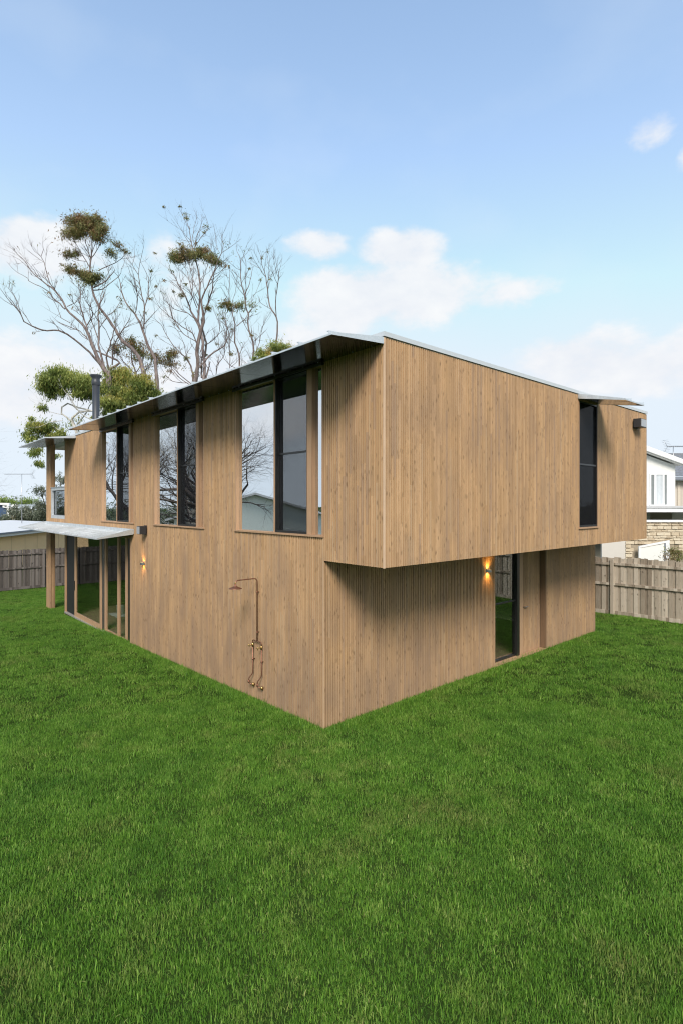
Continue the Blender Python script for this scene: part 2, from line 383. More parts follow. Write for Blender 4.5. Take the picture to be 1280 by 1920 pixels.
def battens(mb, org, d, nrm, u0, u1, zb, zt, ops=(), uoff=0.0, prof=.018, pitch=PITCH, gap=.015):
    """vertical battens on a wall: org + d*u, faces along nrm; zb/zt callables of u; ops = (u0,u1,z0,z1) openings"""
    k0 = math.floor(u0 / pitch); k1 = math.ceil(u1 / pitch)
    n = Vector((nrm[0], nrm[1], 0)); D = Vector((d[0], d[1], 0)); O = Vector((org[0], org[1], 0))
    flip = D.cross(n).z > 0
    for k in range(k0, k1):
        a = max(k * pitch + gap / 2, u0); b = min((k + 1) * pitch - gap / 2, u1)
        if b - a < .008: continue
        mid = (a + b) / 2; spans = [(a, b, [])]
        cuts = sorted(set([a, b] + [e for o in ops for e in (o[0], o[1]) if a + .004 < e < b - .004]))
        for s0, s1 in zip(cuts, cuts[1:]):
            m_ = (s0 + s1) / 2; segs = [(zb(m_), zt(m_))]
            for o in ops:
                if o[0] < m_ < o[1]:
                    ns = []
                    for z0, z1 in segs:
                        if o[3] <= z0 or o[2] >= z1: ns.append((z0, z1)); continue
                        if o[2] > z0: ns.append((z0, o[2]))
                        if o[3] < z1: ns.append((o[3], z1))
                    segs = ns
            j = random.uniform(-.0012, .0012)
            for z0, z1 in segs:
                if z1 - z0 < .01: continue
                def P(u, z, h): return tuple(O + D * u + n * h + Vector((0, 0, z)))
                c = .002
                F0, F1 = s0 + c, s1 - c
                q = [[P(F0, z0, j), P(F1, z0, j), P(F1, z1, j), P(F0, z1, j)],
                     [P(s0, z0, -prof), P(F0, z0, j), P(F0, z1, j), P(s0, z1, -prof)],
                     [P(F1, z0, j), P(s1, z0, -prof), P(s1, z1, -prof), P(F1, z1, j)],
                     [P(s0, z0, -prof), P(s1, z0, -prof), P(F1, z0, j), P(F0, z0, j)],
                     [P(F0, z1, j), P(F1, z1, j), P(s1, z1, -prof), P(s0, z1, -prof)]]
                U = uoff
                uq = [[(F0 + U, z0), (F1 + U, z0), (F1 + U, z1), (F0 + U, z1)],
                      [(s0 + .002 + U, z0), (F0 + U, z0), (F0 + U, z1), (s0 + .002 + U, z1)],
                      [(F1 + U, z0), (s1 - .002 + U, z0), (s1 - .002 + U, z1), (F1 + U, z1)],
                      [(s0 + U, z0), (s1 - .002 + U, z0), (F1 + U, z0), (F0 + U, z0)],
                      [(F0 + U, z1), (F1 + U, z1), (s1 - .002 + U, z1), (s0 + U, z1)]]
                for p_, u_ in zip(q, uq):
                    if flip: p_, u_ = p_[::-1], u_[::-1]
                    mb.quad(p_, u_)
    return mb

def wall_core(mb, axis, fixed0, fixed1, u0, u1, z0, z1, ops):
    """solid wall behind the battens, cut round its openings"""
    us = sorted(set([u0, u1] + [e for o in ops for e in (o[0], o[1]) if u0 < e < u1]))
    for a, b in zip(us, us[1:]):
        m_ = (a + b) / 2; segs = [(z0, z1)]
        for o in ops:
            if o[0] < m_ < o[1]:
                ns = []
                for p, q in segs:
                    if o[3] <= p or o[2] >= q: ns.append((p, q)); continue
                    if o[2] > p: ns.append((p, o[2]))
                    if o[3] < q: ns.append((o[3], q))
                segs = ns
        for p, q in segs:
            if axis == 'x': mb.box(a, fixed0, p, b, fixed1, q)
            else: mb.box(fixed0, a, p, fixed1, b, q)
    return mb
BACKING = m_plain('dark_wall_backing', (.030, .018, .012), .9)
gzb = lambda x: gz(x) - .04
W = [(-10.65, -8.0), (-6.65, -4.0), (-2.70, -0.01)]
SILL, HEAD = 3.10, 5.86
DOOR = (-14.60, -8.20, -1.2, 2.74)
opsL = [(a, b, SILL, HEAD) for a, b in W] + [DOOR]
mb = MB()
battens(mb, (0, 0), (1, 0), (0, -1), XL, 0.0, gzb, lambda u: Z2 - .02, opsL)
battens(mb, (0, 0), (1, 0), (0, -1), 0.0, XC - .02, lambda u: Z1, lambda u: Z2 - .02, [])
mb.build('cladding', CLAD, house, kind='stuff')
mb = MB(); wall_core(mb, 'x', .019, .17, XL, XC - .022, Z1 - .0, Z2 - .02, [o for o in opsL])
wall_core(mb, 'x', .019, .17, XL, -.022, -.9, Z1 - .001, opsL)
mb.build('wall', BACKING, house)
# cantilever face, looking along +X
WR = (5.99, 6.93)
mb = MB(); battens(mb, (XC, 0), (0, 1), (1, 0), 0.02, YB, lambda u: Z1, lambda u: Z2 - .02, [(WR[0], WR[1], SILL, HEAD)], uoff=31)
mb.build('cladding', CLAD, house, kind='stuff')
mb = MB(); wall_core(mb, 'y', XC - .17, XC - .0195, .171, YB, Z1, Z2 - .02, [(WR[0], WR[1], SILL, HEAD)])
mb.build('wall', BACKING, house)
# ground floor face under the cantilever
REC = (4.84, 7.13)
mb = MB(); battens(mb, (0, 0), (0, 1), (1, 0), 0.02, YB, lambda u: -.03, lambda u: Z1 - .03, [(REC[0], REC[1], -.2, 2.64)], uoff=57)
mb.build('cladding', CLAD, house, kind='stuff')
mb = MB(); wall_core(mb, 'y', -.17, -.0195, .171, YB, -.6, Z1 - .03, [(REC[0], REC[1], -.7, 2.64)])
mb.build('wall', BACKING, house)
# pale corner beads
mb = MB().box(XC - .019, -.004, Z1 - .006, XC + .004, .018, Z2 - .02); bevel(mb.build('corner_bead', TRIM_L, house), .002)
mb = MB().box(-.012, -.002, -.03, .002, .012, Z1 - .004); bevel(mb.build('corner_bead', m_trim('corner_timber', (.56, .37, .23)), house), .002)
# soffit under the cantilever: boards seen from below
mb = MB()
for i in range(13):
    x0 = .003 + i * .1005; mb.box(x0, .004, Z1 + .004, x0 + .093, YB, Z1 + .022)
mb.build('soffit', TRIM, house, kind='stuff')
MB().box(-.2, .171, Z1 + .024, XC - .171, YB, Z1 + .2).build('floor_slab', BACKING, house)
# far end walls and back
mb = MB()
battens(mb, (0, YB), (1, 0), (0, 1), XL, 0, lambda u: -.5, lambda u: Z2 - .02, [], uoff=80)
battens(mb, (0, YB), (1, 0), (0, 1), 0, XC, lambda u: Z1, lambda u: Z2 - .02, [], uoff=80)
battens(mb, (XL, 0), (0, 1), (-1, 0), 0, YB, lambda u: -.8, lambda u: Z2 - .02, [], uoff=95)
mb.build('cladding', CLAD, house, kind='stuff')
MB().box(XL + .0195, YB - .17, -.8, -.0195, YB - .0195, Z2 - .02).build('wall', BACKING, house)
MB().box(-.0194, YB - .17, Z1 + .003, XC - .171, YB - .0195, Z2 - .02).build('wall', BACKING, house)
MB().box(XL + .0195, .171, -.9, XL + .15, YB - .171, Z2 - .02).build('wall', BACKING, house)
# roof deck and metal capping
roof = MB().box(XP + .02, .02, Z2 - .015, XC - .02, YB - .02, Z2 + .035).build('roof', WHITE_METAL, house)
cap = MB()
cap.box(XP - .012, -.016, Z2 - .004, XC + .016, .12, Z2 + .062)
cap.box(XC - .12, .121, Z2 - .004, XC + .016, YB + .016, Z2 + .062)
cap.box(XP - .012, YB - .12, Z2 - .004, XC - .121, YB + .016, Z2 + .062)
cap.box(XP - .012, .121, Z2 - .004, XP + .12, YB - .121, Z2 + .062)
bevel(cap.build('roof_capping', WHITE_METAL, house), .006)

# ------------------------------------------------------------------ windows
def jambs(mb, x0, x1, z0, z1, y0, y1, t=.03, top=True):
    mb.box(x0, y0, z0, x0 + t, y1, z1); mb.box(x1 - t, y0, z0, x1, y1, z1)
    if top: mb.box(x0 + t, y0, z1 - t, x1 - t, y1, z1)
    return mb
def tall_window(x0, x1):
    wd = x1 - x0
    f = jambs(MB(), x0, x1, SILL, HEAD, -.006, .17, .032)
    win = f.build('window', TRIM, house); bevel(win, .002)
    s = MB().box(x0 - .01, -.03, SILL - .028, x1 + .01, .168, SILL + .004); bevel(s.build('sill', TRIM, win), .003)
    m1, m2, m3 = x0 + 1.315, x0 + 2.275, x0 + 2.395
    mu = MB().box(m1, -.004, SILL + .005, m1 + .036, .165, HEAD - .033); bevel(mu.build('mullion', TRIM, win), .002)
    mu = MB().box(m2, -.004, SILL + .005, m3, .1, HEAD - .033); bevel(mu.build('mullion', TRIM, win), .002)
    MB().box(x0 + .033, .062, SILL + .005, m1 - .001, .068, HEAD - .033).build('pane', GLASS, win)
    MB().box(m3 + .022, .062, SILL + .005, x1 - .033, .068, HEAD - .033).build('pane', GLASS, win)
    MB().box(m3 + .001, .0, SILL + .005, m3 + .021, .16, HEAD - .033).build('frame', TRIM_D, win)
    a, b = m1 + .037, m2 - .001
    bl = jambs(MB(), a, b, SILL + .005, HEAD - .033, .003, .17, .022)
    bl.box(a + .026, .003, SILL + .005, b - .026, .169, SILL + .045)
    bl.build('sash_frame', BLACK, win)
    MB().box(a + .027, .085, SILL + .046, b - .027, .091, HEAD - .06).build('pane', GLASS, win)
    MB().box(a + .027, .071, SILL + .046, b - .027, .0715, HEAD - .06).build('insect_screen', SCREEN, win)
    MB().box(a + .027, .060, 4.475, b - .027, .084, 4.505).build('rail', BLACK, win)
    # timber reveal inside, seen through the fixed pane
    MB().box(x0 + .033, .171, SILL, x0 + .045, .42, HEAD - .033).build('reveal', TRIM_D, win)
    tr = MB(); tr.box(x0 - .03, -.062, HEAD - .055, x1 + .03, -.034, HEAD - .012); tr.box(x0 - .03, -.03, HEAD - .045, x1 + .03, -.008, HEAD - .012)
    tr.build('head_track', BRONZE, win)
for a, b in W: tall_window(a, b)
# narrow window in the cantilever face
def win_right():
    y0, y1 = WR; X0 = XC
    f = MB(); f.box(X0 - .17, y0, SILL, X0 + .006, y0 + .03, HEAD); f.box(X0 - .17, y1 - .03, SILL, X0 + .006, y1, HEAD); f.box(X0 - .17, y0 + .03, HEAD - .03, X0 + .006, y1 - .03, HEAD)
    win = f.build('window', TRIM_D, house); bevel(win, .002)
    bevel(MB().box(X0 - .168, y0 - .01, SILL - .03, X0 + .03, y1 + .01, SILL + .004).build('sill', TRIM, win), .003)
    a, b, z0, z1 = y0 + .031, y1 - .031, SILL + .005, HEAD - .031
    fr = MB(); fr.box(X0 - .16, a, z0, X0 - .002, a + .018, z1); fr.box(X0 - .16, b - .018, z0, X0 - .002, b, z1); fr.box(X0 - .16, a + .018, z1 - .03, X0 - .002, b - .018, z1); fr.box(X0 - .16, a + .018, z0, X0 - .002, b - .018, z0 + .04)
    fr.build('sash_frame', BLACK, win)
    MB().box(X0 - .046, a + .019, z0 + .041, X0 - .040, b - .019, z1 - .031).build('pane', GLASS, win)
    MB().box(X0 - .025, a + .019, z0 + .041, X0 - .0245, b - .019, z1 - .031).build('insect_screen', SCREEN_D, win)
    MB().box(X0 - .039, a + .019, 4.45, X0 - .012, b - .019, 4.485).build('rail', BLACK, win)
    for z in (5.52, 5.22, 4.93, 4.68): MB().box(X0 - .15, a + .03, z, X0 - .135, b - .03, z + .018).build('blind_bar', BLACK, win)
    MB().box(X0 - .14, a + .03, 4.5, X0 - .137, b - .03, z1 - .03).build('blind', m_plain('grey_blind', (.20, .22, .25), .8), win)
win_right()

# ------------------------------------------------------------------ sliding doors, left bay
ZS, ZH = -.27, 2.72
door = MB()
door.box(-14.595, -.006, ZS - .0, -14.53, .17, ZH)
door.box(-8.29, -.002, ZS, -8.205, .169, ZH); door.box(-14.529, -.002, ZH - .06, -8.291, .169, ZH - .001)
dw = door.build('sliding_door', TRIM, house); bevel(dw, .003)
bevel(MB().box(-14.6, -.03, ZS - .05, -8.2, .169, ZS + .0).build('door_sill', m_plain('pale_metal_sill', (.42, .38, .36), .5, .3), dw), .004)
MB().box(-14.6, -.008, -.75, -8.2, .169, ZS - .052).build('plinth', BACKING, dw)
MB().box(-14.50, .03, ZS + .02, -13.53, .04, ZH - .062).build('screen_panel', m_plain('black_screen_mesh', (.016, .016, .018), .6), dw)
MB().box(-14.528, .02, ZS + .001, -14.5, .05, ZH - .062).build('frame', TRIM_D, dw)
slf = MB()
slf.box(-13.52, .012, ZS + .001, -13.37, .06, ZH - .062); slf.box(-10.86, .012, ZS + .001, -10.70, .06, ZH - .062)
slf.box(-13.369, .012, ZS + .001, -10.861, .06, ZS + .14); slf.box(-13.369, .012, ZH - .13, -10.861, .06, ZH - .062)
bevel(slf.build('sliding_panel_frame', TRIM, dw), .003)
MB().box(-13.369, .033, ZS + .141, -10.861, .039, ZH - .131).build('pane', GLASS_D, dw)
bevel(MB().box(-13.47, -.012, .62, -13.44, .011, .95).build('handle', BLACK, dw), .003)
tr = MB(); tr.box(-10.699, .03, ZS + .001, -10.66, .165, ZH - .062); tr.box(-10.62, .05, ZS + .001, -10.59, .165, ZH - .062); tr.build('track', STEEL, dw)
MB().box(-10.66, .06, ZS + .001, -10.621, .165, ZH - .062).build('track_gap', BLACK, dw)
rb = MB(); rb.box(-10.589, .075, ZS + .001, -10.50, .14, ZH - .062); rb.box(-9.50, .075, ZS + .001, -9.38, .14, ZH - .062); rb.box(-8.86, .075, ZS + .001, -8.70, .14, ZH - .062)
rb.box(-10.499, .085, ZS + .001, -9.501, .13, ZS + .05); rb.box(-9.379, .085, ZS + .001, -8.861, .13, ZS + .05)
bevel(rb.build('fixed_frame', TRIM, dw), .003)
MB().box(-8.699, .09, ZS + .001, -8.291, .16, ZH - .062).build('reveal', BLACK, dw)
MB().box(-10.499, .103, ZS + .051, -9.501, .109, ZH - .062).build('pane', GLASS_D, dw)
MB().box(-9.379, .103, ZS + .051, -8.861, .109, ZH - .062).build('pane', GLASS_D, dw)

# ------------------------------------------------------------------ entry recess under the cantilever
XR = -.15
ent = MB(); ent.box(XR - .1, REC[0], -.03, -.002, REC[0] + .03, 2.67); ent.box(XR - .1, REC[0] + .031, 2.60, -.002, 7.089, 2.67)
ew = ent.build('door_surround', TRIM, house); bevel(ew, .003)
MB().box(XR - .02, 7.09, .051, -.002, 7.13, 2.599).build('reveal', m_trim('recess_shade_reveal', (.20, .125, .075)), ew)  # timber tone darkened here: the shading of the recess is in the colour
MB().box(XR - .019, 7.078, .056, XR + .004, 7.089, 2.594).build('shadow_joint', BLACK, ew)
bevel(MB().box(XR - .1, REC[0] - .012, -.06, .012, 7.15, .05).build('door_sill', TRIM, ew), .004)
sl_ = MB(); sl_.box(XR - .06, 4.871, .051, XR, 4.90, 2.59); sl_.box(XR - .06, 5.955, .051, XR + .045, 6.06, 2.59); sl_.box(XR - .06, 4.901, .051, XR, 5.954, .095)
sl_.build('sidelight_frame', BLACK, ew)
MB().box(XR - .026, 4.901, .096, XR - .02, 5.954, 2.59).build('pane', GLASS_D, ew)
MB().box(XR - .018, 4.901, 1.33, XR + .004, 5.954, 1.36).build('rail', BLACK, ew)
bevel(MB().box(XR - .06, 6.061, .051, XR + .03, 6.235, 2.59).build('door_post', TRIM, ew), .003)
MB().box(XR - .05, 6.236, .02, XR - .0195, 7.089, 2.60).build('door', BACKING, ew)
mb = MB(); battens(mb, (XR, 0), (0, 1), (1, 0), 6.24, 7.085, lambda u: .055, lambda u: 2.595, [], uoff=71); mb.build('door_cladding', CLAD, ew, kind='stuff')
hd = MB(); hd.tube([(XR - .01, 6.30, 1.15), (XR + .05, 6.30, 1.15)], .011, 8); hd.tube([(XR + .05, 6.29, 1.15), (XR + .05, 6.43, 1.15)], .010, 8)
hd.lathe([(.0, 0)], (0, 0, 0)) if False else None
hd.build('door_handle', STEEL, ew)

# ------------------------------------------------------------------ balcony at the far end
bal = MB()
battens(bal, (0, 0), (1, 0), (0, -1), XP, -16.67, lambda u: -.50, lambda u: Z2 - .02, [], uoff=0)
battens(bal, (-16.67, 0), (0, 1), (1, 0), 0.012, .17, lambda u: -.50, lambda u: Z2 - .02, [(-1, 1, 2.92, 3.07)], uoff=5)
battens(bal, (0, 0), (1, 0), (0, -1), -16.67, XL, lambda u: 2.80, lambda u: 3.06, [], uoff=0)
bal.build('balcony_cladding', CLAD, house, kind='stuff')
pc = MB(); pc.box(XP + .002, .0195, -.6, -16.69, .17, Z2 - .02); pc.build('post', TRIM_D, house)
MB().box(-16.689, .0195, 2.80, XL - .001, .17, 3.06).build('balcony_edge', TRIM_D, house)
MB().box(-16.9, .171, 2.78, XL, 4.2, 2.92).build('balcony_floor', TRIM_D, house)
MB().box(-17.2, .171, Z2 - .18, XL, 5.0, Z2 - .02).build('balcony_ceiling', PLASTER, house)
gf = MB(); gx0, gx1, g0, g1 = -16.66, XL - .002, 3.062, 4.24
gf.box(gx0, .02, g0, gx0 + .08, .165, g1); gf.box(gx0 + .08, .02, g0, gx1, .165, g0 + .12); gf.box(gx0 + .08, .02, g1 - .11, gx1, .165, g1); gf.box(gx0 - .0, -.015, g1, gx1, .17, g1 + .012)
gw = gf.build('balcony_window_frame', GALV, house); bevel(gw, .003)
MB().box(gx0 + .081, .11, g0 + .121, gx1, .116, g1 - .111).build('pane', GLASS_C, gw)
gg = MB(); gg.box(gx0 + .081, .1, g0 + .121, gx0 + .105, .13, g1 - .111); gg.box(gx0 + .106, .1, g1 - .135, gx1, .13, g1 - .111); gg.box(gx0 + .106, .1, g0 + .121, gx1, .13, g0 + .14); gg.build('glazing_bead', BLACK, gw)

# ------------------------------------------------------------------ metal awnings
def awning(name, o, d, n, L, zw, zo, p=.96, ends=(True, True), seam0=.12, flange=.11, zf=None):
    """folded sheet awning; o = wall corner, d along the wall, n outwards"""
    D = Vector((d[0], d[1], 0)); Nn = Vector((n[0], n[1], 0)); O = Vector((o[0], o[1], 0))
    P = lambda u, q, z: tuple(O + D * u + Nn * q + Vector((0, 0, z)))
    sheet = MB(); t = .012
    sheet.poly([P(0, .004, zw), P(0, p, zo), P(0, p, zo + t), P(0, .004, zw + t)], D * L)
    a = sheet.build(name, SOFF, house)
    top = MB(); top.poly([P(0, .004, zw + t + .001), P(0, p + .002, zo + t + .001), P(0, p + .002, zo + t + .005), P(0, .004, zw + t + .005)], D * L)
    top.poly([P(0, p + .001, zo - .006), P(0, p + .006, zo - .006), P(0, p + .006, zo + t + .006), P(0, p + .001, zo + t + .006)], D * L)
    if zf is None: zf = zw + t + flange
    top.poly([P(0, .002, zw + t + .006), P(0, .014, zw + t + .006), P(0, .014, zf), P(0, .002, zf)], D * L)
    top.build('top_sheet', GALV, a)
    for i in range(2):
        u = (-.004, L)[i]
        e = MB(); e.poly([P(u, .016, zw - .004), P(u, p + .004, zo - .006), P(u, p + .004, zo + .028), P(u, .10, zf - .01), P(u, .016, zf - .004)], D * .004); e.build('end_plate', GALV, a)
    u = seam0
    pr = None
    while u < L - .03:
        s = MB(); s.poly([P(u, .016, zw + t + .006), P(u, p, zo + t + .006), P(u, p, zo + t + .05), P(u, .016, zw + t + .05)], D * .012)
        s.poly([P(u + .0125, .016, zw + t + .044), P(u + .0125, p, zo + t + .044), P(u + .0125, p, zo + t + .0495), P(u + .0125, .016, zw + t + .0495)], D * .03)
        s.build('seam', GALV, a)
        u += .65
    u = seam0 + .02
    while u < L - .05:
        j = MB(); j.poly([P(u, .05, zw - .0025), P(u, p - .01, zo - .0025), P(u, p - .01, zo - .0004), P(u, .05, zw - .0004)], D * .025); u += 1.3
        j.build('soffit_lap', SOFF, a)
    sc_ = MB(); u = .2
    while u < L:
        c = Vector(P(u, .05, zw - .004)); sc_.box(c.x - .008, c.y - .008, c.z - .008, c.x + .008, c.y + .008, c.z + .001); u += .4
    sc_.build('screws', STEEL, a, kind='stuff')
    return a
awning('long_awning', (XC, 0), (-1, 0), (0, -1), XC + 10.65, 5.862, 5.795, seam0=.06, zf=5.955)
awning('balcony_awning', (-13.28, 0), (-1, 0), (0, -1), 4.02, 5.872, 5.80, seam0=.3, zf=5.955)
awning('door_canopy', (-8.0, 0), (-1, 0), (0, -1), 9.3, 2.79, 2.69, seam0=.3, zf=2.93)
awning('window_awning', (XC, 5.95), (0, 1), (1, 0), 1.0, 5.862, 5.70, seam0=.3, zf=5.955)
# stiffening fins of the long awning, dividing its dark underside
# ------------------------------------------------------------------ flue on the roof
fl = empty('flue', (-14.387, .992, Z2 + .03)); fl.parent = house
MB().lathe([(.127, 0), (.127, 2.0), (.0, 2.0)], (0, 0, 0), 28).build('pipe', FLUE, fl)
MB().lathe([(.133, 2.0), (.15, 2.02), (.15, 2.16), (.135, 2.19), (.135, 2.26), (.16, 2.30), (.21, 2.36), (.20, 2.39), (.0, 2.44)], (0, 0, 0), 28).build('cowl', FLUE, fl)
MB().lathe([(.131, .6), (.134, .61), (.134, .66), (.131, .67)], (0, 0, 0), 28).build('band', FLUE, fl)

# ------------------------------------------------------------------ rooms behind the glass
up = MB(); up.box(XL + .2, 4.6, 2.92, XC - .2, 4.7, 5.7); up.box(-3.35, .2, 2.92, -3.25, 4.6, 5.7); up.box(-7.35, .2, 2.92, -7.25, 4.6, 5.7)
up.build('interior_wall', PLASTER, house)
MB().box(XL + .2, .172, 2.86, XC - .2, 9.6, 2.919).build('interior_floor', FLOORB, house)
MB().box(XL + .2, .172, 5.70, XC - .2, 9.6, 5.76).build('interior_ceiling', PLASTER, house)
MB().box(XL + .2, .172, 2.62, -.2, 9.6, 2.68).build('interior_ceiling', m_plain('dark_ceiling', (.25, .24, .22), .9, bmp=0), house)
fb = MB()
y = .172
while y < 9.5:
    fb.box(XL + .17, y, -.33, -7.31, y + .136, -.262); fb.box(-7.19, y, -.07, -.17, y + .136, -.005); y += .14
fb.build('interior_floor', FLOORB, house, kind='stuff')
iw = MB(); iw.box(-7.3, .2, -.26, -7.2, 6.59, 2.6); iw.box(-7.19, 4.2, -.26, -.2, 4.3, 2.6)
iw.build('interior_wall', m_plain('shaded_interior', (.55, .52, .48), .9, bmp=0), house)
MB().box(-11.2, 3.5, -.25, -9.2, 4.3, .65).build('kitchen_bench', m_plain('bench_dark', (.07, .055, .045), .5), house)

# ================================================================== things fixed to the walls
def wall_light(loc, rz, label, power):
    o = empty('wall_light', loc, rz, label=label, cat='wall light', group='lit wall lights')
    # local: wall in the x-z plane, outwards is -y
    b = MB()
    b.box(-.035, -.012, -.035, .035, 0, .035)
    b.build('back_plate', DARKBOX, o)
    c = MB(); n = 18; P = []
    ring = [(.085 * math.cos(math.pi * k / n), -.012 - .085 * math.sin(math.pi * k / n)) for k in range(n + 1)]
    ring2 = [(.078 * math.cos(math.pi * k / n), -.016 - .074 * math.sin(math.pi * k / n)) for k in range(n + 1)]
    for k in range(n):
        for r, fl_ in ((ring, 0), (ring2, 1)):
            (xa, ya), (xb, yb) = r[k], r[k + 1]; q = [(xa, ya, -.026), (xb, yb, -.026), (xb, yb, .026), (xa, ya, .026)]
            c.quad(q[::-1] if not fl_ else q, smooth=True)
        for z, fl_ in ((.026, 0), (-.026, 1)):
            q = [(*ring[k], z), (*ring[k + 1], z), (*ring2[k + 1], z), (*ring2[k], z)]; c.quad(q if not fl_ else q[::-1])
    c.build('casing', STEEL, o)
    d = MB(); d.quad([(*p, .012) for p in ring2]); d.quad([(*p, -.012) for p in ring2][::-1]); d.build('diffuser', LAMP, o)
    for s in (1, -1):
        l = bpy.data.lights.new('lamp', 'SPOT'); l.energy = power; l.color = (1.0, .50, .10); l.spot_size = R(125); l.spot_blend = 1.0; l.shadow_soft_size = .02
        lo = bpy.data.objects.new('lamp', l); COL.objects.link(lo); lo.parent = o; lo.location = (0, -.05, .018 * s); pass
        lo.rotation_euler = (R(180 - 12), 0, 0) if s > 0 else (R(12), 0, 0)
    return o
wall_light((-7.306, -.002, 2.055), 0, 'small lit steel wall light beside the glass sliding doors, below a square metal box', 4)
wall_light((.002, 4.55, 2.17), R(90), 'small lit wall light glowing orange under the overhang beside the entry door glass', 7)

def wall_box(loc, rz, s, label, dark):
    o = empty('wall_floodlight', loc, rz, label=label, cat='floodlight')
    bevel(MB().box(-.06 * s, -.035, -.12, .06 * s, 0, .12).build('bracket', DARKBOX, o), .004)
    b = MB(); b.box(-.10 * s, -.20, -.105, .10 * s, -.036, .105); bevel(b.build('housing', DARKBOX, o), .006)
    bevel(MB().box(-.085 * s, -.212, -.09, .085 * s, -.201, .09).build('cover', LIGHTGREY, o), .003)
    return o
wall_box((-7.17, -.002, 2.935), 0, 1.0, 'small square steel floodlight on timber wall between door canopy and middle window', False)
wall_box((XC + .002, 9.10, 5.63), R(90), 1.9, 'black box floodlight high at the far end of the overhanging wall', True)

# ------------------------------------------------------------------ copper outdoor shower
sh = empty('outdoor_shower', (-1.86, 0, 0), label='copper outdoor shower with two risers and brass taps on the timber wall', cat='shower')
pr = .0105
def bend(pts, r=.05, n=5):
    """round the corners of a pipe run"""
    out = [Vector(pts[0])]
    for a, b, c in zip(pts, pts[1:], pts[2:]):
        a, b, c = map(Vector, (a, b, c)); d1 = (a - b).normalized(); d2 = (c - b).normalized()
        p, q = b + d1 * r, b + d2 * r
        for i in range(n + 1):
            t = i / n; out.append(p * (1 - t) ** 2 + b * 2 * t * (1 - t) + q * t * t)
    out.append(Vector(pts[-1])); return out
MB().tube(bend([(0, -.045, 1.07), (0, -.045, 2.235), (0, -.50, 2.235), (0, -.50, 2.16)], .07, 7), pr, 10).build('riser_pipe', COPPER, sh)
MB().lathe([(.0, .035), (.016, .03), (.018, .0), (.022, -.012), (.055, -.03), (.115, -.052), (.118, -.060), (.108, -.062), (.0, -.050)], (0, -.50, 2.15), 28).build('shower_rose', COPPER, sh)
MB().lathe([(.0, .02), (.017, .018), (.017, -.018), (.0, -.02)], (0, -.50, 2.185), 12).build('rose_joint', BRASS, sh)
MB().tube(bend([(-.145, -.045, .995), (-.145, -.045, 1.075), (.145, -.045, 1.075), (.145, -.045, .995)], .03, 5), pr, 10).build('cross_pipe', COPPER, sh)
for s in (-1, 1):
    x = .145 * s
    MB().tube(bend([(x, -.045, 1.0), (x, -.045, .46), (x - .05, -.10, .36), (x - .05, -.10, .27), (x, -.05, .24), (x, .0, .24)], .03, 5), pr, 10).build('supply_pipe', COPPER, sh)
    t = MB().lathe([(.0, .035), (.018, .033), (.019, -.033), (.0, -.035)], (x, -.045, .985), 12)
    t.tube([(x, -.045, .985), (x, -.115, .985)], .011, 8)
    tap = t.build('tap', BRASS, sh)
    hd = MB(); hd.tube([(x - .035, -.125, .975), (x + .035, -.125, .995)], .007, 6); hd.tube([(x - .01, -.125, 1.02), (x + .01, -.125, .95)], .007, 6); hd.build('tap_handle', BRASS, tap)
    MB().lathe([(.0, .02), (.022, .018), (.022, -.018), (.0, -.02)], (x - .05, -.10, .30), 10).build('union', COPPER, sh)
    MB().lathe([(.0, .03), (.026, .028), (.026, -.02), (.0, -.022)], (x, -.035, .24), 12).build('wall_elbow', BRASS, sh)
    b = MB().tube([(x, -.0, .72), (x, -.045, .72)], .009, 6); b.lathe([(.0, .012), (.019, .012), (.019, -.012), (.0, -.012)], (x, -.045, .72), 10); b.build('pipe_clip', COPPER, sh)
for z in (1.98, 1.24):
    b = MB().tube([(0, 0, z), (0, -.045, z)], .009, 6); b.lathe([(.0, .012), (.019, .012), (.019, -.012), (.0, -.012)], (0, -.045, z), 10); b.build('pipe_clip', COPPER, sh)

# bucket and sheet on the floor inside the sliding door
WP = m_plain('white_plastic', (.6, .6, .58), .5)
bk = MB().lathe([(.0, 0), (.11, 0), (.135, .30), (.14, .30), (.14, .31), (.0, .31)], (0, 0, 0), 18).build('bucket', WP, label='white bucket standing on the floor inside the sliding door', cat='bucket'); bk.location = (-12.6, 1.25, -.235)
ds = MB()
for i in range(6):
    for j in range(5):
        z = lambda a, b: .012 + .02 * math.sin(a * 2.1 + b * 1.7) ** 2
        ds.quad([(i * .15, j * .15, z(i, j)), (i * .15 + .15, j * .15, z(i + 1, j)), (i * .15 + .15, j * .15 + .15, z(i + 1, j + 1)), (i * .15, j * .15 + .15, z(i, j + 1))], smooth=True)
dso = ds.build('dust_sheet', WP, label='crumpled white sheet spread on the floor under the white bucket', cat='sheet'); dso.location = (-13.0, .95, -.262)

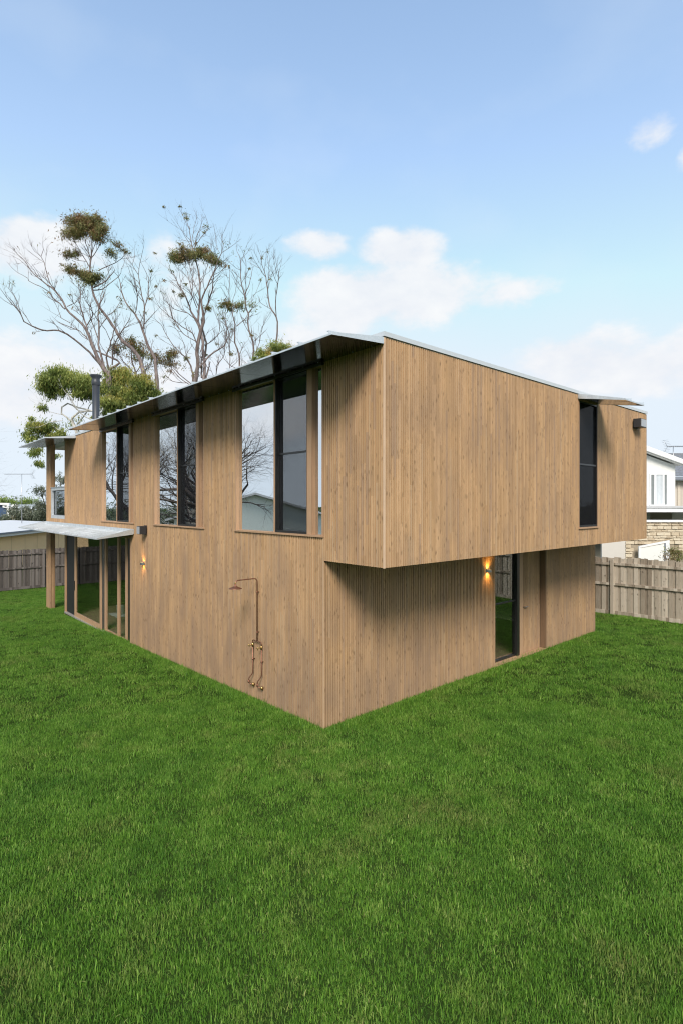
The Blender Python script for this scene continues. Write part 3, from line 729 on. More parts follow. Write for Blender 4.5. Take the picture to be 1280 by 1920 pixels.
# ================================================================== fences
def fence(name, loc, rz, length, h, pal, label, a, b, zf, post0=0.9, post_gap=2.4):
    """paling fence; local x along it, rails on the -y side. Palings between a and b are single pieces."""
    o = empty(name, loc, rz, label=label, cat='fence')
    meshes = []
    for k in range(4):
        m_ = MB(); hh = h + (.0, .012, -.015, .02)[k]; wd = .098
        t = .006 * (k % 2)
        m_.poly([(0, 0, .10), (wd, 0, .10), (wd, t, hh - .004 * k), (0, 0, hh)], (0, .014, 0))
        me = m_.mesh('paling', pal)
        for li, l in enumerate(me.uv_layers[0].data): l.uv[0] *= .09 / .12
        meshes.append(me)
    rest = MB(); rr = random.Random(3); n = int(length / .1)
    for i in range(n):
        x = i * .1; y = .0 if i % 2 else .018; z = zf(x)
        if a <= x <= b:
            q = bpy.data.objects.new('paling', rr.choice(meshes)); COL.objects.link(q); q.parent = o
            q.location = (x, y, z + rr.uniform(-.012, .012)); q.rotation_euler = (0, rr.uniform(-.006, .006), rr.uniform(-.01, .01)); q.scale = (1.22 if i % 2 else 1, 1, 1)
        else:
            hh = h + rr.uniform(-.02, .02); rest.box(x + .001, y, z + .1, x + .099, y + .014, z + hh)
    if rest.v: rest.build('palings_beyond', pal, o, kind='stuff')
    x = post0
    xs_ = []
    while x < length: xs_.append(x); x += post_gap
    for x in xs_: bevel(MB().box(x - .05, -.085, zf(x) - .3, x + .05, -.002, zf(x) + h - .05).build('post', pal, o), .004)
    ed = [0] + xs_ + [length]
    for x0, x1 in zip(ed, ed[1:]):
        if x1 - x0 < .15: continue
        for zz, hh in ((h - .24, .075), (h * .55 - .06, .075)):
            r = MB(); s0, s1 = x0 + (.051 if x0 else 0), x1 - (.051 if x1 < length else 0)
            r.poly([(s0, -.05, zf(s0) + zz), (s1, -.05, zf(s1) + zz), (s1, -.05, zf(s1) + zz + hh), (s0, -.05, zf(s0) + zz + hh)], (0, .049, 0)); r.build('rail', pal, o)
        r = MB(); r.poly([(s0, -.022, zf(s0) - .03), (s1, -.022, zf(s1) - .03), (s1, -.022, zf(s1) + .13), (s0, -.022, zf(s0) + .13)], (0, .021, 0)); r.build('plinth_board', pal, o)
    return o
# boundary behind the short side: runs along X at Y = 13, rails towards the lawn
fence('paling_fence', (-5.0, 12.95, 0), 0, 17, 1.87, PALE_PALING, 'pale weathered paling fence at the right, in front of the white house', 3.0, 9.5, lambda x: gz(-5 + x), post0=2.45 + 1.85 - .05)
# far boundary, running along Y at X = -24.5, rails towards the lawn (+X)
fence('paling_fence', (-24.3, -13.9, 0), R(90 + 1.2), 27, 1.98, DARK_PALING, 'dark grey paling fence at the left behind the balcony post', 11.0, 19.5, lambda x: gz(-24.5), post0=1.05)
# boundary behind the camera, seen only in the glass
fence('paling_fence', (13, -14, 0), R(180), 37, 1.85, DARK_PALING, 'long dark paling fence across the lawn, opposite the tall windows', 99, 99, lambda x: gz(13 - x), post0=1.2)

# ================================================================== buildings next door
VA = .8450425721                # bearing of the view's own sideways axis, in world radians
def place(px_lat, d):          # world point at lateral offset / depth from the garden corner
    return (6.606 + d * (-.748) + px_lat * .6637, -5.483 + d * .6637 + px_lat * .748)
CREAM = m_plain('tan_rendered_wall', (.90, .63, .35), .9, var=.08, scale=2); WHITE_ROOF = m_plain('white_roof_sheet', (.66, .66, .66), .6, var=.05)
WHITE_WALL = m_plain('white_render', (.78, .78, .75), .85, var=.03); BEIGE = m_plain('beige_render', (.56, .50, .43), .9, var=.05); FASC = m_plain('white_fascia', (.80, .80, .80), .5, var=.02)
GREYF = m_plain('grey_gutter', (.22, .24, .28), .5)
# low building behind the far fence
low = empty('low_building', (-34.0, 1.14, -.78), math.atan2(.59, -.81), label='low building with tan wall and white roof behind the dark fence', cat='building')
# local x runs along the eave away to the right, +y is the far side
MB().box(-1.8, .55, 0, 16.5, 9.6, 2.24).build('wall', CREAM, low)
JT = m_plain('joint', (.42, .31, .19), .9, bmp=0)
for i in range(9): MB().box(-1.2 + i * 1.9, .541, .2, -1.2 + i * 1.9 + .012, .548, 2.2).build('wall_joint', JT, low)
rf = MB(); E0, E1, AP = 2.52, 2.52, 3.03
rf.quad([(-2.1, .0, E0), (17.2, .0, E0), (11.8, 5.1, AP), (-2.1, 5.1, AP)]); rf.quad([(17.2, .0, E0), (17.2, 10.2, E0), (11.8, 5.1, AP)]); rf.quad([(17.2, 10.2, E0), (-2.1, 10.2, E0), (-2.1, 5.1, AP), (11.8, 5.1, AP)])
rf.quad([(-2.1, 0, E0), (-2.1, 5.1, AP), (-2.1, 10.2, E0)]); rf.quad([(-2.1, 0, E0 - .02), (-2.1, 10.2, E0 - .02), (17.2, 10.2, E0 - .02), (17.2, 0, E0 - .02)])
rf.build('roof', WHITE_ROOF, low)
bevel(MB().box(-2.1, -.03, 2.28, 17.3, .0, 2.50).build('fascia', FASC, low), .005)
MB().box(-2.1, .001, 2.25, 17.2, .549, 2.28).build('eave', FASC, low)
MB().box(-2.1, -.14, 2.44, 17.3, -.031, 2.54).build('gutter', GREYF, low)
def antenna(loc, rz, h, boom, label, flip=1):
    o = empty('tv_antenna', loc, rz, label=label, cat='antenna')
    MB().tube([(0, 0, 0), (0, 0, h)], [.028, .018], 6).build('mast', STEEL, o)
    MB().box(-boom * .62, -.015, h - .015, boom * .38, .015, h + .02).build('boom', STEEL, o)
    for i in range(9):
        x = -boom * .6 + i * boom * .115; e = MB().tube([(x, -.32, h + .025), (x, .32, h + .025)], .006, 4)
        e.tube([(x, 0, h + .02), (x + .02, 0, h + .03)], .02, 4); e.build('element', STEEL, o)
    r = MB()
    for s in (-1, 1):
        for k in range(4): r.tube([(boom * .36 + .05 * k, -.3, h + s * (.08 + .09 * k)), (boom * .36 + .05 * k, .3, h + s * (.08 + .09 * k))], .007, 4)
        r.tube([(boom * .36, 0, h), (boom * .36 + .2, 0, h + s * .36)], .01, 4)
    r.build('reflector', STEEL, o)
    return o
antenna((*place(-.592 * 44, 44), 1.6), R(48), 4.45, 2.3, 'tall television antenna on a thin mast above the low white roof')
# building with blue glass at the far left edge
BLUEG = m_plain('blue_tinted_glass', (.07, .11, .19), .1)
bx, by = place(-49.0, 75)
bl = empty('distant_house', (bx, by, -2.67), VA, label='distant house with wide blue window at the left edge beyond the low white roof', cat='house')
bl.scale = (1.36, 1.36, 1.36)
MB().box(-5, 0, 0, 3.0, 5, 4.6).build('wall', WHITE_WALL, bl)
MB().poly([(1.6, -.3, 4.6), (3.9, -.3, 4.05), (4.4, -.3, 3.9), (4.4, -.3, 3.7), (1.6, -.3, 4.3)], (0, 5, 0)).build('roof_edge', FASC, bl)
fr = MB(); fr.box(-5, -.4, 4.55, 2.3, -.1, 4.75); fr.box(2.1, -.4, 2.2, 2.3, -.1, 4.549); fr.build('window_frame', FASC, bl)
MB().box(-5, -.12, 2.9, 2.09, -.05, 4.54).build('pane', BLUEG, bl)
MB().box(-5, -.3, 2.2, 2.09, -.04, 2.89).build('balustrade', m_plain('blue_panel', (.12, .17, .28), .4), bl)

# white house behind the pale fence
bx, by = place(16.756, 28)
wh = empty('white_house', (bx, by, 0), VA, label='white rendered house with sloping eave behind the pale fence at the right', cat='house')
MB().poly([(-5.5, 0, 3.5), (.55, 0, 3.5), (.55, 0, 5.62), (-.94, 0, 6.16), (-5.5, 0, 7.9)], (0, 6, 0)).build('wall', WHITE_WALL, wh)
MB().poly([(-5.6, -.45, 8.25), (-5.6, -.45, 7.95), (.86, -.45, 5.60), (.86, -.45, 5.84)], (0, 6.9, 0)).build('roof', FASC, wh)
MB().poly([(-5.6, -.30, 7.93), (-5.6, -.02, 7.93), (.80, -.02, 5.60), (.80, -.30, 5.60)], (0, 0, .012)).build('eave_lining', WHITE_WALL, wh)
wfr = MB(); z0, z1 = 3.58, 5.13
for x0, x1 in ((-.80, -.725), (-.565, -.465), (-.115, -.035), (.085, .15)): wfr.box(x0, -.05, z0, x1, -.001, z1)
wfr.box(-.80, -.051, z1, .15, -.001, z1 + .07); wfr.box(-.82, -.07, z0 - .05, .17, -.001, z0)
w3 = wfr.build('window', FASC, wh)
PG = m_plain('grey_pane', (.22, .24, .24), .15); PC = m_plain('curtained_pane', (.62, .66, .69), .3)
for x0, x1, m_ in ((-.724, -.566, PG), (-.464, -.116, PC), (-.034, .084, PG)): MB().box(x0, -.02, z0 + .001, x1, -.002, z1 - .001).build('pane', m_, w3)
for k in range(5): MB().box(-.45 + .068 * k, -.026, z0 + .01, -.447 + .068 * k, -.021, z1 - .01).build('curtain_fold', PG, w3)
MB().box(-6, -1.3, 3.21, 3.2, .0, 3.42).build('slab', FASC, wh)
MB().box(-6, -1.35, 3.421, 3.2, -.001, 3.52).build('slab_edge', m_plain('pale_grey_flashing', (.55, .55, .56), .6), wh)
MB().box(-6, 2.2, 0, .55, 2.3, 3.5).build('porch_wall', m_plain('porch_shade_render', (.30, .29, .24), .9), wh)  # beige back wall with the porch shade mixed into its colour
MB().box(.50, .2, 0, 3.2, 2.3, 3.2).build('side_wall', BEIGE, wh)
MB().box(-6, .0, 2.6, -.75, .3, 3.2).build('porch_beam', m_plain('sage_beam', (.42, .43, .36), .9), wh)
# stone garden wall in front of it
sx, sy = place(15.56, 26)
sw = empty('stone_wall', (sx, sy, 0), VA, label='pale yellow rubble stone wall with white capping in front of the white house', cat='wall')
def m_stone():
    m, nt, b = mat('limestone_rubble'); tcn = nt.nodes.new('ShaderNodeTexCoord'); uv = nt.nodes.new('ShaderNodeUVMap')
    g = noise(nt, tcn.outputs['Object'], 7, 6, .7); wv = white(nt, uv.outputs[0]).outputs[0]
    link(nt, ramp(nt, M(nt, 'ADD', M(nt, 'MULTIPLY', wv, .55), M(nt, 'MULTIPLY', g, .5)), [(.1, (.34, .25, .16)), (.45, (.60, .50, .36)), (.9, (.74, .66, .52))]), b.inputs['Base Color'])
    b.inputs['Roughness'].default_value = .95; bump(nt, b, g, .6, .03); return m
STONE = m_stone()
MB().box(-1.90, 0, 0, .88, .30, 2.74).build('wall', m_plain('mortar', (.36, .30, .22), .95), sw)
MB().box(-1.92, -.06, 2.741, .92, .34, 2.84).build('capping', FASC, sw)
rr = random.Random(8); st = MB(); z = 0.02
while z < 2.68:
    hh = rr.uniform(.09, .19); hh = min(hh, 2.73 - z); x = -1.90
    while x < .86:
        wd = min(rr.uniform(.12, .42), .88 - x); b0 = len(st.v); k = (rr.random(), rr.random())
        gate = -1.5 + .02 < x + wd and x < .63 and z < 1.60
        if wd > .03 and not gate:
            d = rr.uniform(.01, .07); zz0, zz1 = z + .008, z + hh * rr.uniform(.8, 1.0) - .006
            st.poly([(x + .006, .0, zz0 + rr.uniform(0, .02)), (x + wd - .006, .0, zz0), (x + wd - .008, .0, zz1), (x + .006, .0, zz1 - rr.uniform(0, .03))], (0, -d, 0))
            for q in range(len(st.uv) - 24, len(st.uv)): st.uv[q] = k
        x += wd
    z += hh
st.build('stones', STONE, sw, kind='stuff')
rr = random.Random(9); st = MB(); z = .02
while z < 2.6:
    y = 0
    while y < .28: st.poly([(.88, y + .01, z), (.88, y + .13, z), (.88, y + .13, z + .13), (.88, y + .01, z + .13)], (rr.uniform(.01, .05), 0, 0)); y += .15
    z += .15
st.build('stones', STONE, sw, kind='stuff')
bx2, by2 = place(13.15, 26)
pn = MB().box(-.62, 0, 0, .55, .12, 2.35); pno = pn.build('garden_wall', m_plain('pale_grey_render', (.62, .58, .53), .9, var=.05), label='smooth pale grey wall panel left of the stone wall behind the fence', cat='wall'); pno.location = (bx2 - .0, by2, 0); pno.rotation_euler = (0, 0, VA)
gt = empty('white_gate', (*place(14.80, 25.6), 0), VA, label='white panel gate with slanted top set in the stone wall', cat='gate')
MB().poly([(-.62, 0, .2), (.50, 0, .2), (.50, 0, 1.72), (-.62, 0, 1.52)], (0, .04, 0)).build('panel', WHITE_WALL, gt)
f_ = MB(); f_.poly([(-.72, -.03, .1), (-.63, -.03, .1), (-.63, -.03, 1.53), (-.72, -.03, 1.60)], (0, .08, 0)); f_.poly([(.56, -.03, .1), (.74, -.03, .1), (.74, -.03, 1.87), (.56, -.03, 1.83)], (0, .08, 0))
f_.poly([(-.72, -.031, 1.61), (-.63, -.031, 1.54), (.74, -.031, 1.80), (.74, -.031, 1.89)], (0, .085, 0)); f_.build('frame', FASC, gt)
MB().box(.505, -.02, .1, .555, .03, 1.80).build('post', GREYF, gt)
# tiled house further right
bx, by = place(20.4, 33)
th = empty('tiled_house', (bx, by, 0), VA, label='beige house with grey tiled roof at the right edge beyond the white house', cat='house')
MB().box(-.1, 0, 0, 6, 6, 5.15).build('wall', BEIGE, th)
MB().box(.12, -.04, 3.4, .28, -.001, 4.95).build('downpipe', m_plain('cream_pipe', (.66, .58, .48), .6), th)
MB().box(-.45, -.55, 5.08, 6.5, -.40, 5.26).build('gutter', GREYF, th)
MB().box(-.4, -.40, 5.02, 6.4, .0, 5.07).build('eave', FASC, th)
TILE = m_plain('grey_roof_tile', (.20, .21, .23), .8, var=.25, scale=5)
tl = MB(); rr = random.Random(2)
for r_ in range(13):
    for c_ in range(24):
        x = -.45 + c_ * .29 + (.145 if r_ % 2 else 0); y = -.5 + r_ * .30; z = 5.24 + r_ * .125
        tl.poly([(x, y, z + .05), (x + .27, y, z + .05), (x + .27, y, z + .085), (x, y, z + .085)], (0, .33, .105))
tl.build('roof_tiles', TILE, th, kind='stuff')
MB().box(.0, 3.4, 6.9, 6, 3.7, 7.05).build('ridge', TILE, th)
vp = MB().tube([(.22, 1.0, 5.6), (.22, 1.0, 6.7)], .05, 8); vp.lathe([(.05, 0), (.09, .02), (.09, .05), (.0, .1)], (.22, 1.0, 6.65), 10); vp.build('vent_pipe', FASC, th)
antenna((*place(18.43, 30), 5.35), VA + R(180), 1.45, .9, 'small television antenna on the roofline of the white house')
# pale gabled house across the lawn, seen in the upstairs glass
gh = empty('gabled_house', (-28.5, -16.8, -.6), R(-56), label='pale house with a low gable roof, mirrored in the nearest tall window', cat='house')
MB().poly([(-6, 0, 0), (6, 0, 0), (6, 0, 3.1), (0, 0, 4.9), (-6, 0, 3.1)], (0, -9, 0)).build('wall', m_plain('pale_grey_green_wall', (.80, .84, .78), .9), gh)
MB().poly([(0, .4, 4.92), (6.6, .4, 2.95), (6.6, .4, 3.10), (0, .4, 5.08)], (0, -9.8, 0)).build('roof', WHITE_ROOF, gh)
MB().poly([(0, .4, 4.92), (-6.6, .4, 2.95), (-6.6, .4, 3.10), (0, .4, 5.08)], (0, -9.8, 0)).build('roof', WHITE_ROOF, gh)

# ================================================================== trees
def m_bark(name, a, b_):
    m, nt, b = mat(name); tcn = nt.nodes.new('ShaderNodeTexCoord'); mp = nt.nodes.new('ShaderNodeMapping'); mp.inputs['Scale'].default_value = (3, 3, .7)
    link(nt, tcn.outputs['Object'], mp.inputs[0]); g = noise(nt, mp.outputs[0], 2.2, 6, .65)
    link(nt, ramp(nt, g, [(.35, a), (.68, b_)]), b.inputs['Base Color']); b.inputs['Roughness'].default_value = .9; b.inputs['Specular IOR Level'].default_value = .15; bump(nt, b, g, .4, .03); return m
BARK = m_bark('gum_bark', (.10, .072, .066), (.31, .26, .245)); BARK_D = m_bark('dark_bark', (.06, .05, .045), (.17, .145, .13)); BARK_P = m_bark('pale_bark', (.42, .40, .36), (.76, .74, .68))
def m_leaf(name, stops, tip):
    m = bpy.data.materials.new(name); m.use_nodes = True; nt = m.node_tree; nt.nodes.clear()
    uv = nt.nodes.new('ShaderNodeUVMap'); sp = nt.nodes.new('ShaderNodeSeparateXYZ'); link(nt, uv.outputs[0], sp.inputs[0])
    c = ramp(nt, sp.outputs[0], stops); c = MIX(nt, sp.outputs[1], c, tip)
    d = nt.nodes.new('ShaderNodeBsdfPrincipled'); link(nt, c, d.inputs['Base Color']); d.inputs['Roughness'].default_value = .5; d.inputs['Specular IOR Level'].default_value = .35
    t = nt.nodes.new('ShaderNodeBsdfTranslucent'); link(nt, c, t.inputs[0]); mx = nt.nodes.new('ShaderNodeMixShader'); mx.inputs[0].default_value = .35
    out = nt.nodes.new('ShaderNodeOutputMaterial'); link(nt, d.outputs[0], mx.inputs[1]); link(nt, t.outputs[0], mx.inputs[2]); link(nt, mx.outputs[0], out.inputs[0]); return m
LEAF_GUM = m_leaf('gum_leaves', [(0, (.075, .095, .025)), (.5, (.185, .20, .06)), (1, (.34, .33, .13))], (.30, .18, .085))
LEAF_BUSH = m_leaf('bright_gum_leaves', [(0, (.09, .145, .035)), (.5, (.22, .28, .062)), (1, (.46, .49, .14))], (.60, .42, .10))
LEAF_GREY = m_leaf('grey_green_leaves', [(0, (.06, .08, .05)), (.5, (.15, .18, .12)), (1, (.34, .36, .28))], (.20, .17, .09))
LEAF_LIME = m_leaf('lime_leaves', [(0, (.10, .16, .03)), (.5, (.20, .29, .06)), (1, (.32, .40, .10))], (.3, .3, .1))
TD = {}
TD['a']=((-34.71, 8.221),'''0.01,0,12.53,0.185 -0.28,0.03,13.32,0.148 -0.76,0.07,14.22,0.121 -1.29,0.11,15.34,0.102 -1.73,0.16,16.47,0.083 -2.31,0.19,17.23,0.07 -3.07,0.23,17.89,0.06 -3.75,0.27,18.94,0.056 -4.23,0.3,19.6,0.051 -4.8,0.33,20.03,0.042 -5.48,0.36,20.56,0.028 -6.15,0.39,21.23,0.023 -6.54,0.42,21.9,0.019 -7.02,0.44,22.28,0.014 -7.51,0.46,22.76,0.009
-4.23,0.3,19.6,0.032 -4.7,0.48,20.24,0.029 -5.05,0.69,21.08,0.025 -5.3,0.89,21.92,0.021 -5.66,1.03,22.46,0.018 -6.23,1.19,22.91,0.014 -6.47,1.28,23.24,0.01
-5.66,1.03,22.46,0.019 -5.56,1.19,23.01,0.014 -5.69,1.33,23.51,0.01
-3.45,0.23,18.17,0.042 -4.59,0.8,19.23,0.037 -5,1.03,19.7,0.033 -5.75,1.35,20.21,0.028 -6.75,1.76,20.76,0.024 -7.53,2.11,21.39,0.019 -8.44,2.47,21.94,0.015 -9.12,2.79,22.58,0.01
-3.26,0.23,18.36,0.028 -2.78,0.39,18.7,0.022 -2.4,0.58,19.34,0.016 -2.23,0.81,20.28,0.01
-1.73,0.16,16.47,0.06 -1.93,0.38,17.01,0.052 -2.43,0.83,18.11,0.044 -2.79,1.18,19,0.035 -2.9,1.61,20.12,0.027 -3.33,1.9,20.82,0.019 -3.75,2.15,21.41,0.01
-1.84,0.38,17.01,0.037 -1.26,-0.05,17.61,0.03 -1.22,-0.35,18.06,0.024 -1.44,-0.65,18.4,0.017 -1.56,-0.98,18.82,0.01
-3.07,0.23,17.15,0.028 -3.62,0.2,17.51,0.022 -3.89,0.18,18.06,0.016 -4.24,0.15,18.8,0.01
-1.73,0.16,15.92,0.037 -2.48,0.54,16.6,0.03 -3.55,0.99,17.12,0.024 -4.39,1.33,17.52,0.017 -4.9,1.56,17.89,0.01
-6.15,0.39,21.23,0.019 -6.68,0.5,21.75,0.014 -7.31,0.61,22.17,0.01
-5.48,0.36,20.56,0.019 -6.29,0.8,21.6,0.016 -6.57,0.95,21.95,0.013 -7.49,1.38,22.91,0.01
-0.58,0.07,13.84,0.093 -0.97,-0.3,14.4,0.074 -1.49,-0.74,15,0.06 -2.09,-1.19,15.5,0.056 -2.81,-1.7,15.92,0.051 -3.82,-2.29,15.82,0.042 -4.62,-2.86,16.19,0.037 -4.72,-3.13,16.62,0.028 -5.06,-3.55,17.15,0.023 -5.24,-3.8,17.47,0.017 -5.5,-4.19,17.98,0.01
-4.72,-3.13,16.62,0.023 -4.87,-3.15,17.21,0.02 -5.03,-3.17,17.71,0.017 -5.53,-3.2,18.3,0.013 -5.43,-3.22,18.72,0.01
-5.06,-3.55,17.06,0.019 -5.45,-3.73,17.33,0.014 -5.71,-3.86,17.53,0.01
-0.28,0.03,13.32,0.083 -0.78,0.11,14.97,0.065 -0.9,0.16,15.92,0.056 -0.88,0.21,17.14,0.046 -0.94,0.26,18.09,0.037 -0.59,0.31,19.04,0.028 -0.42,0.34,19.71,0.01
-0.9,0.16,15.92,0.037 -1.41,0.26,17.16,0.028 -1.63,0.34,18.12,0.019 -1.48,0.42,19.09,0.01
-0.88,0.21,17.14,0.028 -1.04,-0.13,17.58,0.023 -1.33,-0.71,18.29,0.017 -1.31,-1.12,18.86,0.01
-0,0.03,13.56,0.065 -0.15,-0.27,14.4,0.054 0.24,-0.54,15.15,0.043 0.67,-0.9,16.13,0.032 0.95,-1.14,16.78,0.021 0.96,-1.29,17.18,0.01
0.18,0.03,13.93,0.046 0.3,-0.24,14.96,0.037 0.98,-0.56,16.06,0.028 1.84,-0.89,17.05,0.019 1.98,-1,17.46,0.01
0.98,-0.56,15.97,0.023 1.22,-0.25,16.62,0.017 1.82,0.12,17.11,0.01
-0,0.03,13.65,0.074 0.63,0.29,14.18,0.065 -0.01,0.48,14.61,0.06 -0.86,0.71,14.95,0.051 -1.41,0.87,15.28,0.042
-1.5,0.87,15.28,0.032 -1.68,0.43,16.28,0.021 -1.26,0.14,16.93,0.01''','''-5.7,0.93,23.22,0.22,0.13,0.06 -4.89,0.83,22.94,0.26,0.2,0.08 -4.94,0.48,21.18,0.2,0.19,0.15 -5.98,-2.25,19.11,0.28,0.24,0.18 -4.29,1.51,21.04,0.37,0.22,0.1 -7.34,0.97,23.1,0.19,0.13,0.05 0.72,-0.8,16.8,0.19,0.13,0.05''')
TD['b']=((-33.967, 10.566),'''-0.01,0,12.47,0.152 -0.24,0.13,13.92,0.133 -0.56,0.22,14.9,0.124 -1.17,0.29,15.59,0.114 -1.97,0.38,16.29,0.105 -2.48,0.46,17.09,0.095 -3.1,0.56,17.98,0.086 -3.71,0.64,18.78,0.076 -4.19,0.73,19.69,0.067 -4.41,0.8,20.49,0.057 -4.6,0.89,21.59,0.052 -4.56,0.96,22.4,0.048 -4.52,1.03,23.21,0.038 -4.51,1.12,24.33,0.029 -4.64,1.18,25.04,0.01
-4.6,0.89,21.98,0.033 -4.79,0.67,22.37,0.028 -5.08,0.28,23.05,0.022 -5.37,-0.11,23.72,0.016 -5.51,-0.4,24.24,0.01
-4.54,0.96,22.6,0.033 -4.89,1.09,23.63,0.026 -5.14,1.21,24.67,0.018 -5.38,1.29,25.29,0.01
-4.49,0.96,22.79,0.029 -3.92,0.67,23.24,0.022 -3.38,0.32,23.84,0.016 -3.08,0.07,24.29,0.01
-4.49,1.03,23.21,0.024 -4.12,0.69,23.64,0.017 -3.76,0.22,24.27,0.01
-5.08,0.28,23.05,0.019 -5.91,0.59,23.59,0.015 -6.41,0.81,24.08,0.01
-4.79,0.67,22.37,0.019 -5.36,0.46,22.37,0.015 -5.84,0.26,22.47,0.01
-4.27,0.8,20.39,0.048 -3.38,0.53,20.67,0.038 -2.8,0.32,21.06,0.029 -2.34,0.13,21.46,0.019 -2.48,-0,21.78,0.01
-4.32,0.8,20.2,0.038 -3.76,1.18,20.45,0.033 -3.33,1.54,20.99,0.028 -2.83,2.01,21.77,0.022 -2.71,2.33,22.51,0.016 -2.59,2.66,23.27,0.01
-3.92,0.89,21.74,0.033 -3.46,1.16,22.2,0.029 -2.82,1.49,22.64,0.024 -2.27,1.85,23.4,0.017 -2.23,2.01,23.87,0.01
-2.82,1.49,22.64,0.019 -2.72,1.27,23.52,0.015 -2.77,1.16,23.96,0.01
-4.41,0.8,20.68,0.029 -5.35,1.23,21.35,0.022 -6.11,1.58,21.89,0.016 -6.61,1.79,22.18,0.01
-3.71,0.64,18.78,0.029 -3.64,0.68,19.76,0.022 -3.45,0.7,20.26,0.016 -3.18,0.74,21.04,0.01
-3,0.56,18.17,0.029 -2.48,0.7,18.71,0.022 -2.24,0.81,19.23,0.016 -2.23,0.9,19.75,0.01
-3.1,0.56,17.98,0.029 -3.41,0.38,17.54,0.019 -3.58,0.12,16.69,0.01
-4.41,0.89,21.2,0.024 -4.91,1.12,21.59,0.017 -5.63,1.4,21.81,0.01
-5.84,0.26,22.47,0.014 -6.48,0.4,22.82,0.01
-4.49,0.96,22.79,0.019 -5.54,1.42,23.39,0.015 -6.04,1.63,23.69,0.01''','''-5.09,0.9,25.14,1.76,0.81,1 -5.66,-0.28,24.16,0.81,0.43,0.8 -4.57,0.83,25.35,1.24,0.71,1 -3.69,0.15,24.38,0.76,0.62,1 -6.09,0.28,22.86,0.71,0.29,0.5 -5.75,1.14,23.31,0.48,0.36,0.45 -6.24,1.26,22.04,0.57,0.3,0.7 -5.33,0.98,21.63,0.67,0.4,0.9 -4.09,0.62,21.29,0.62,0.57,0.8 -4.75,0.78,21.16,0.86,0.48,0.5 -2.86,0.89,23.1,0.57,0.29,0.6 -2.53,0.81,23.79,0.46,0.29,0.5 -2.09,1.41,23.49,0.3,0.3,0.45 -5.44,0.32,21.92,0.24,0.19,0.3 -2.17,0.63,19.55,0.33,0.29,0.1''')
TD['c']=((-34.405, 11.579),'''0.16,0,12.49,0.127 -0.01,0.16,13.84,0.107 -0.16,0.3,15.1,0.097 -0.69,0.42,16.02,0.088 -1.08,0.54,17.04,0.078 -1.36,0.63,17.76,0.068 -1.9,0.74,18.69,0.054 -2.65,0.88,19.63,0.044 -3.09,1,20.67,0.034 -3.23,1.09,21.51,0.022 -3.67,1.17,22.15,0.011
-1.11,0.63,17.46,0.054 -0.99,0.28,18.92,0.044 -1.11,-0.05,20.26,0.034 -1.21,-0.31,21.31,0.024 -1.61,-0.51,22,0.018 -2.02,-0.7,22.59,0.011
-0.99,0.28,18.92,0.034 -0.64,0.13,19.84,0.028 -0.54,-0.02,20.75,0.022 -0.68,-0.16,21.57,0.017 -1.02,-0.29,22.29,0.011
-1.21,-0.31,21.31,0.019 -0.98,-0.67,22.12,0.017 -0.68,-0.96,22.75,0.014 -0.53,-1.11,23.06,0.011
-1.9,0.74,18.69,0.029 -1.6,0.47,19.28,0.026 -1.45,-0.06,20.45,0.022 -1.5,-0.3,20.93,0.018 -1.71,-0.52,21.32,0.014 -1.82,-0.72,21.71,0.011
-1.06,0.63,17.86,0.029 -0.44,0.26,18.32,0.02 0.16,-0.07,18.7,0.011
-1.7,0.74,18.59,0.024 -2.06,0.64,18.85,0.018 -2.5,0.5,19.2,0.011
-1.61,-0.51,22,0.015 -1.45,-0.43,22.71,0.013 -1.52,-0.37,23.32,0.011
-0.54,-0.02,20.75,0.015 -0.07,-0.53,21.41,0.011''','''-1.98,0.45,19.08,0.49,0.33,0.15 -1.42,-0.26,23.32,0.58,0.16,0.07 -1.27,0.38,16.5,0.29,0.18,0.05''')
TD['m']=((-39.217, 12.182),'''-0.19,0,13.34,0.085 -0.32,0.07,14.63,0.064 -0.67,0.13,15.71,0.048 -0.79,0.17,16.58,0.037 -0.7,0.21,17.34,0.012
-0.32,0.07,14.63,0.043 -0.99,-0.13,15.43,0.032 -1.56,-0.29,16.03,0.022 -1.83,-0.42,16.63,0.012
-0.32,0.07,14.84,0.043 0.29,-0.14,15.64,0.027 0.46,-0.32,16.44,0.012
-0.22,0.07,14.42,0.043 0.49,0.49,15.38,0.027 0.89,0.88,16.45,0.012''','''-0.68,0.15,17.54,0.64,0.53,0.7 -0.25,0.15,17.11,0.64,0.53,0.6 -1.88,-0.3,16.82,0.59,0.51,0.6 -1.21,0.15,17.11,0.53,0.32,0.25 0.21,-0.23,16.58,0.64,0.64,0.4 -0.77,0.12,16.25,0.85,0.64,0.15 0.75,0.34,15.56,0.64,0.64,0.15''')
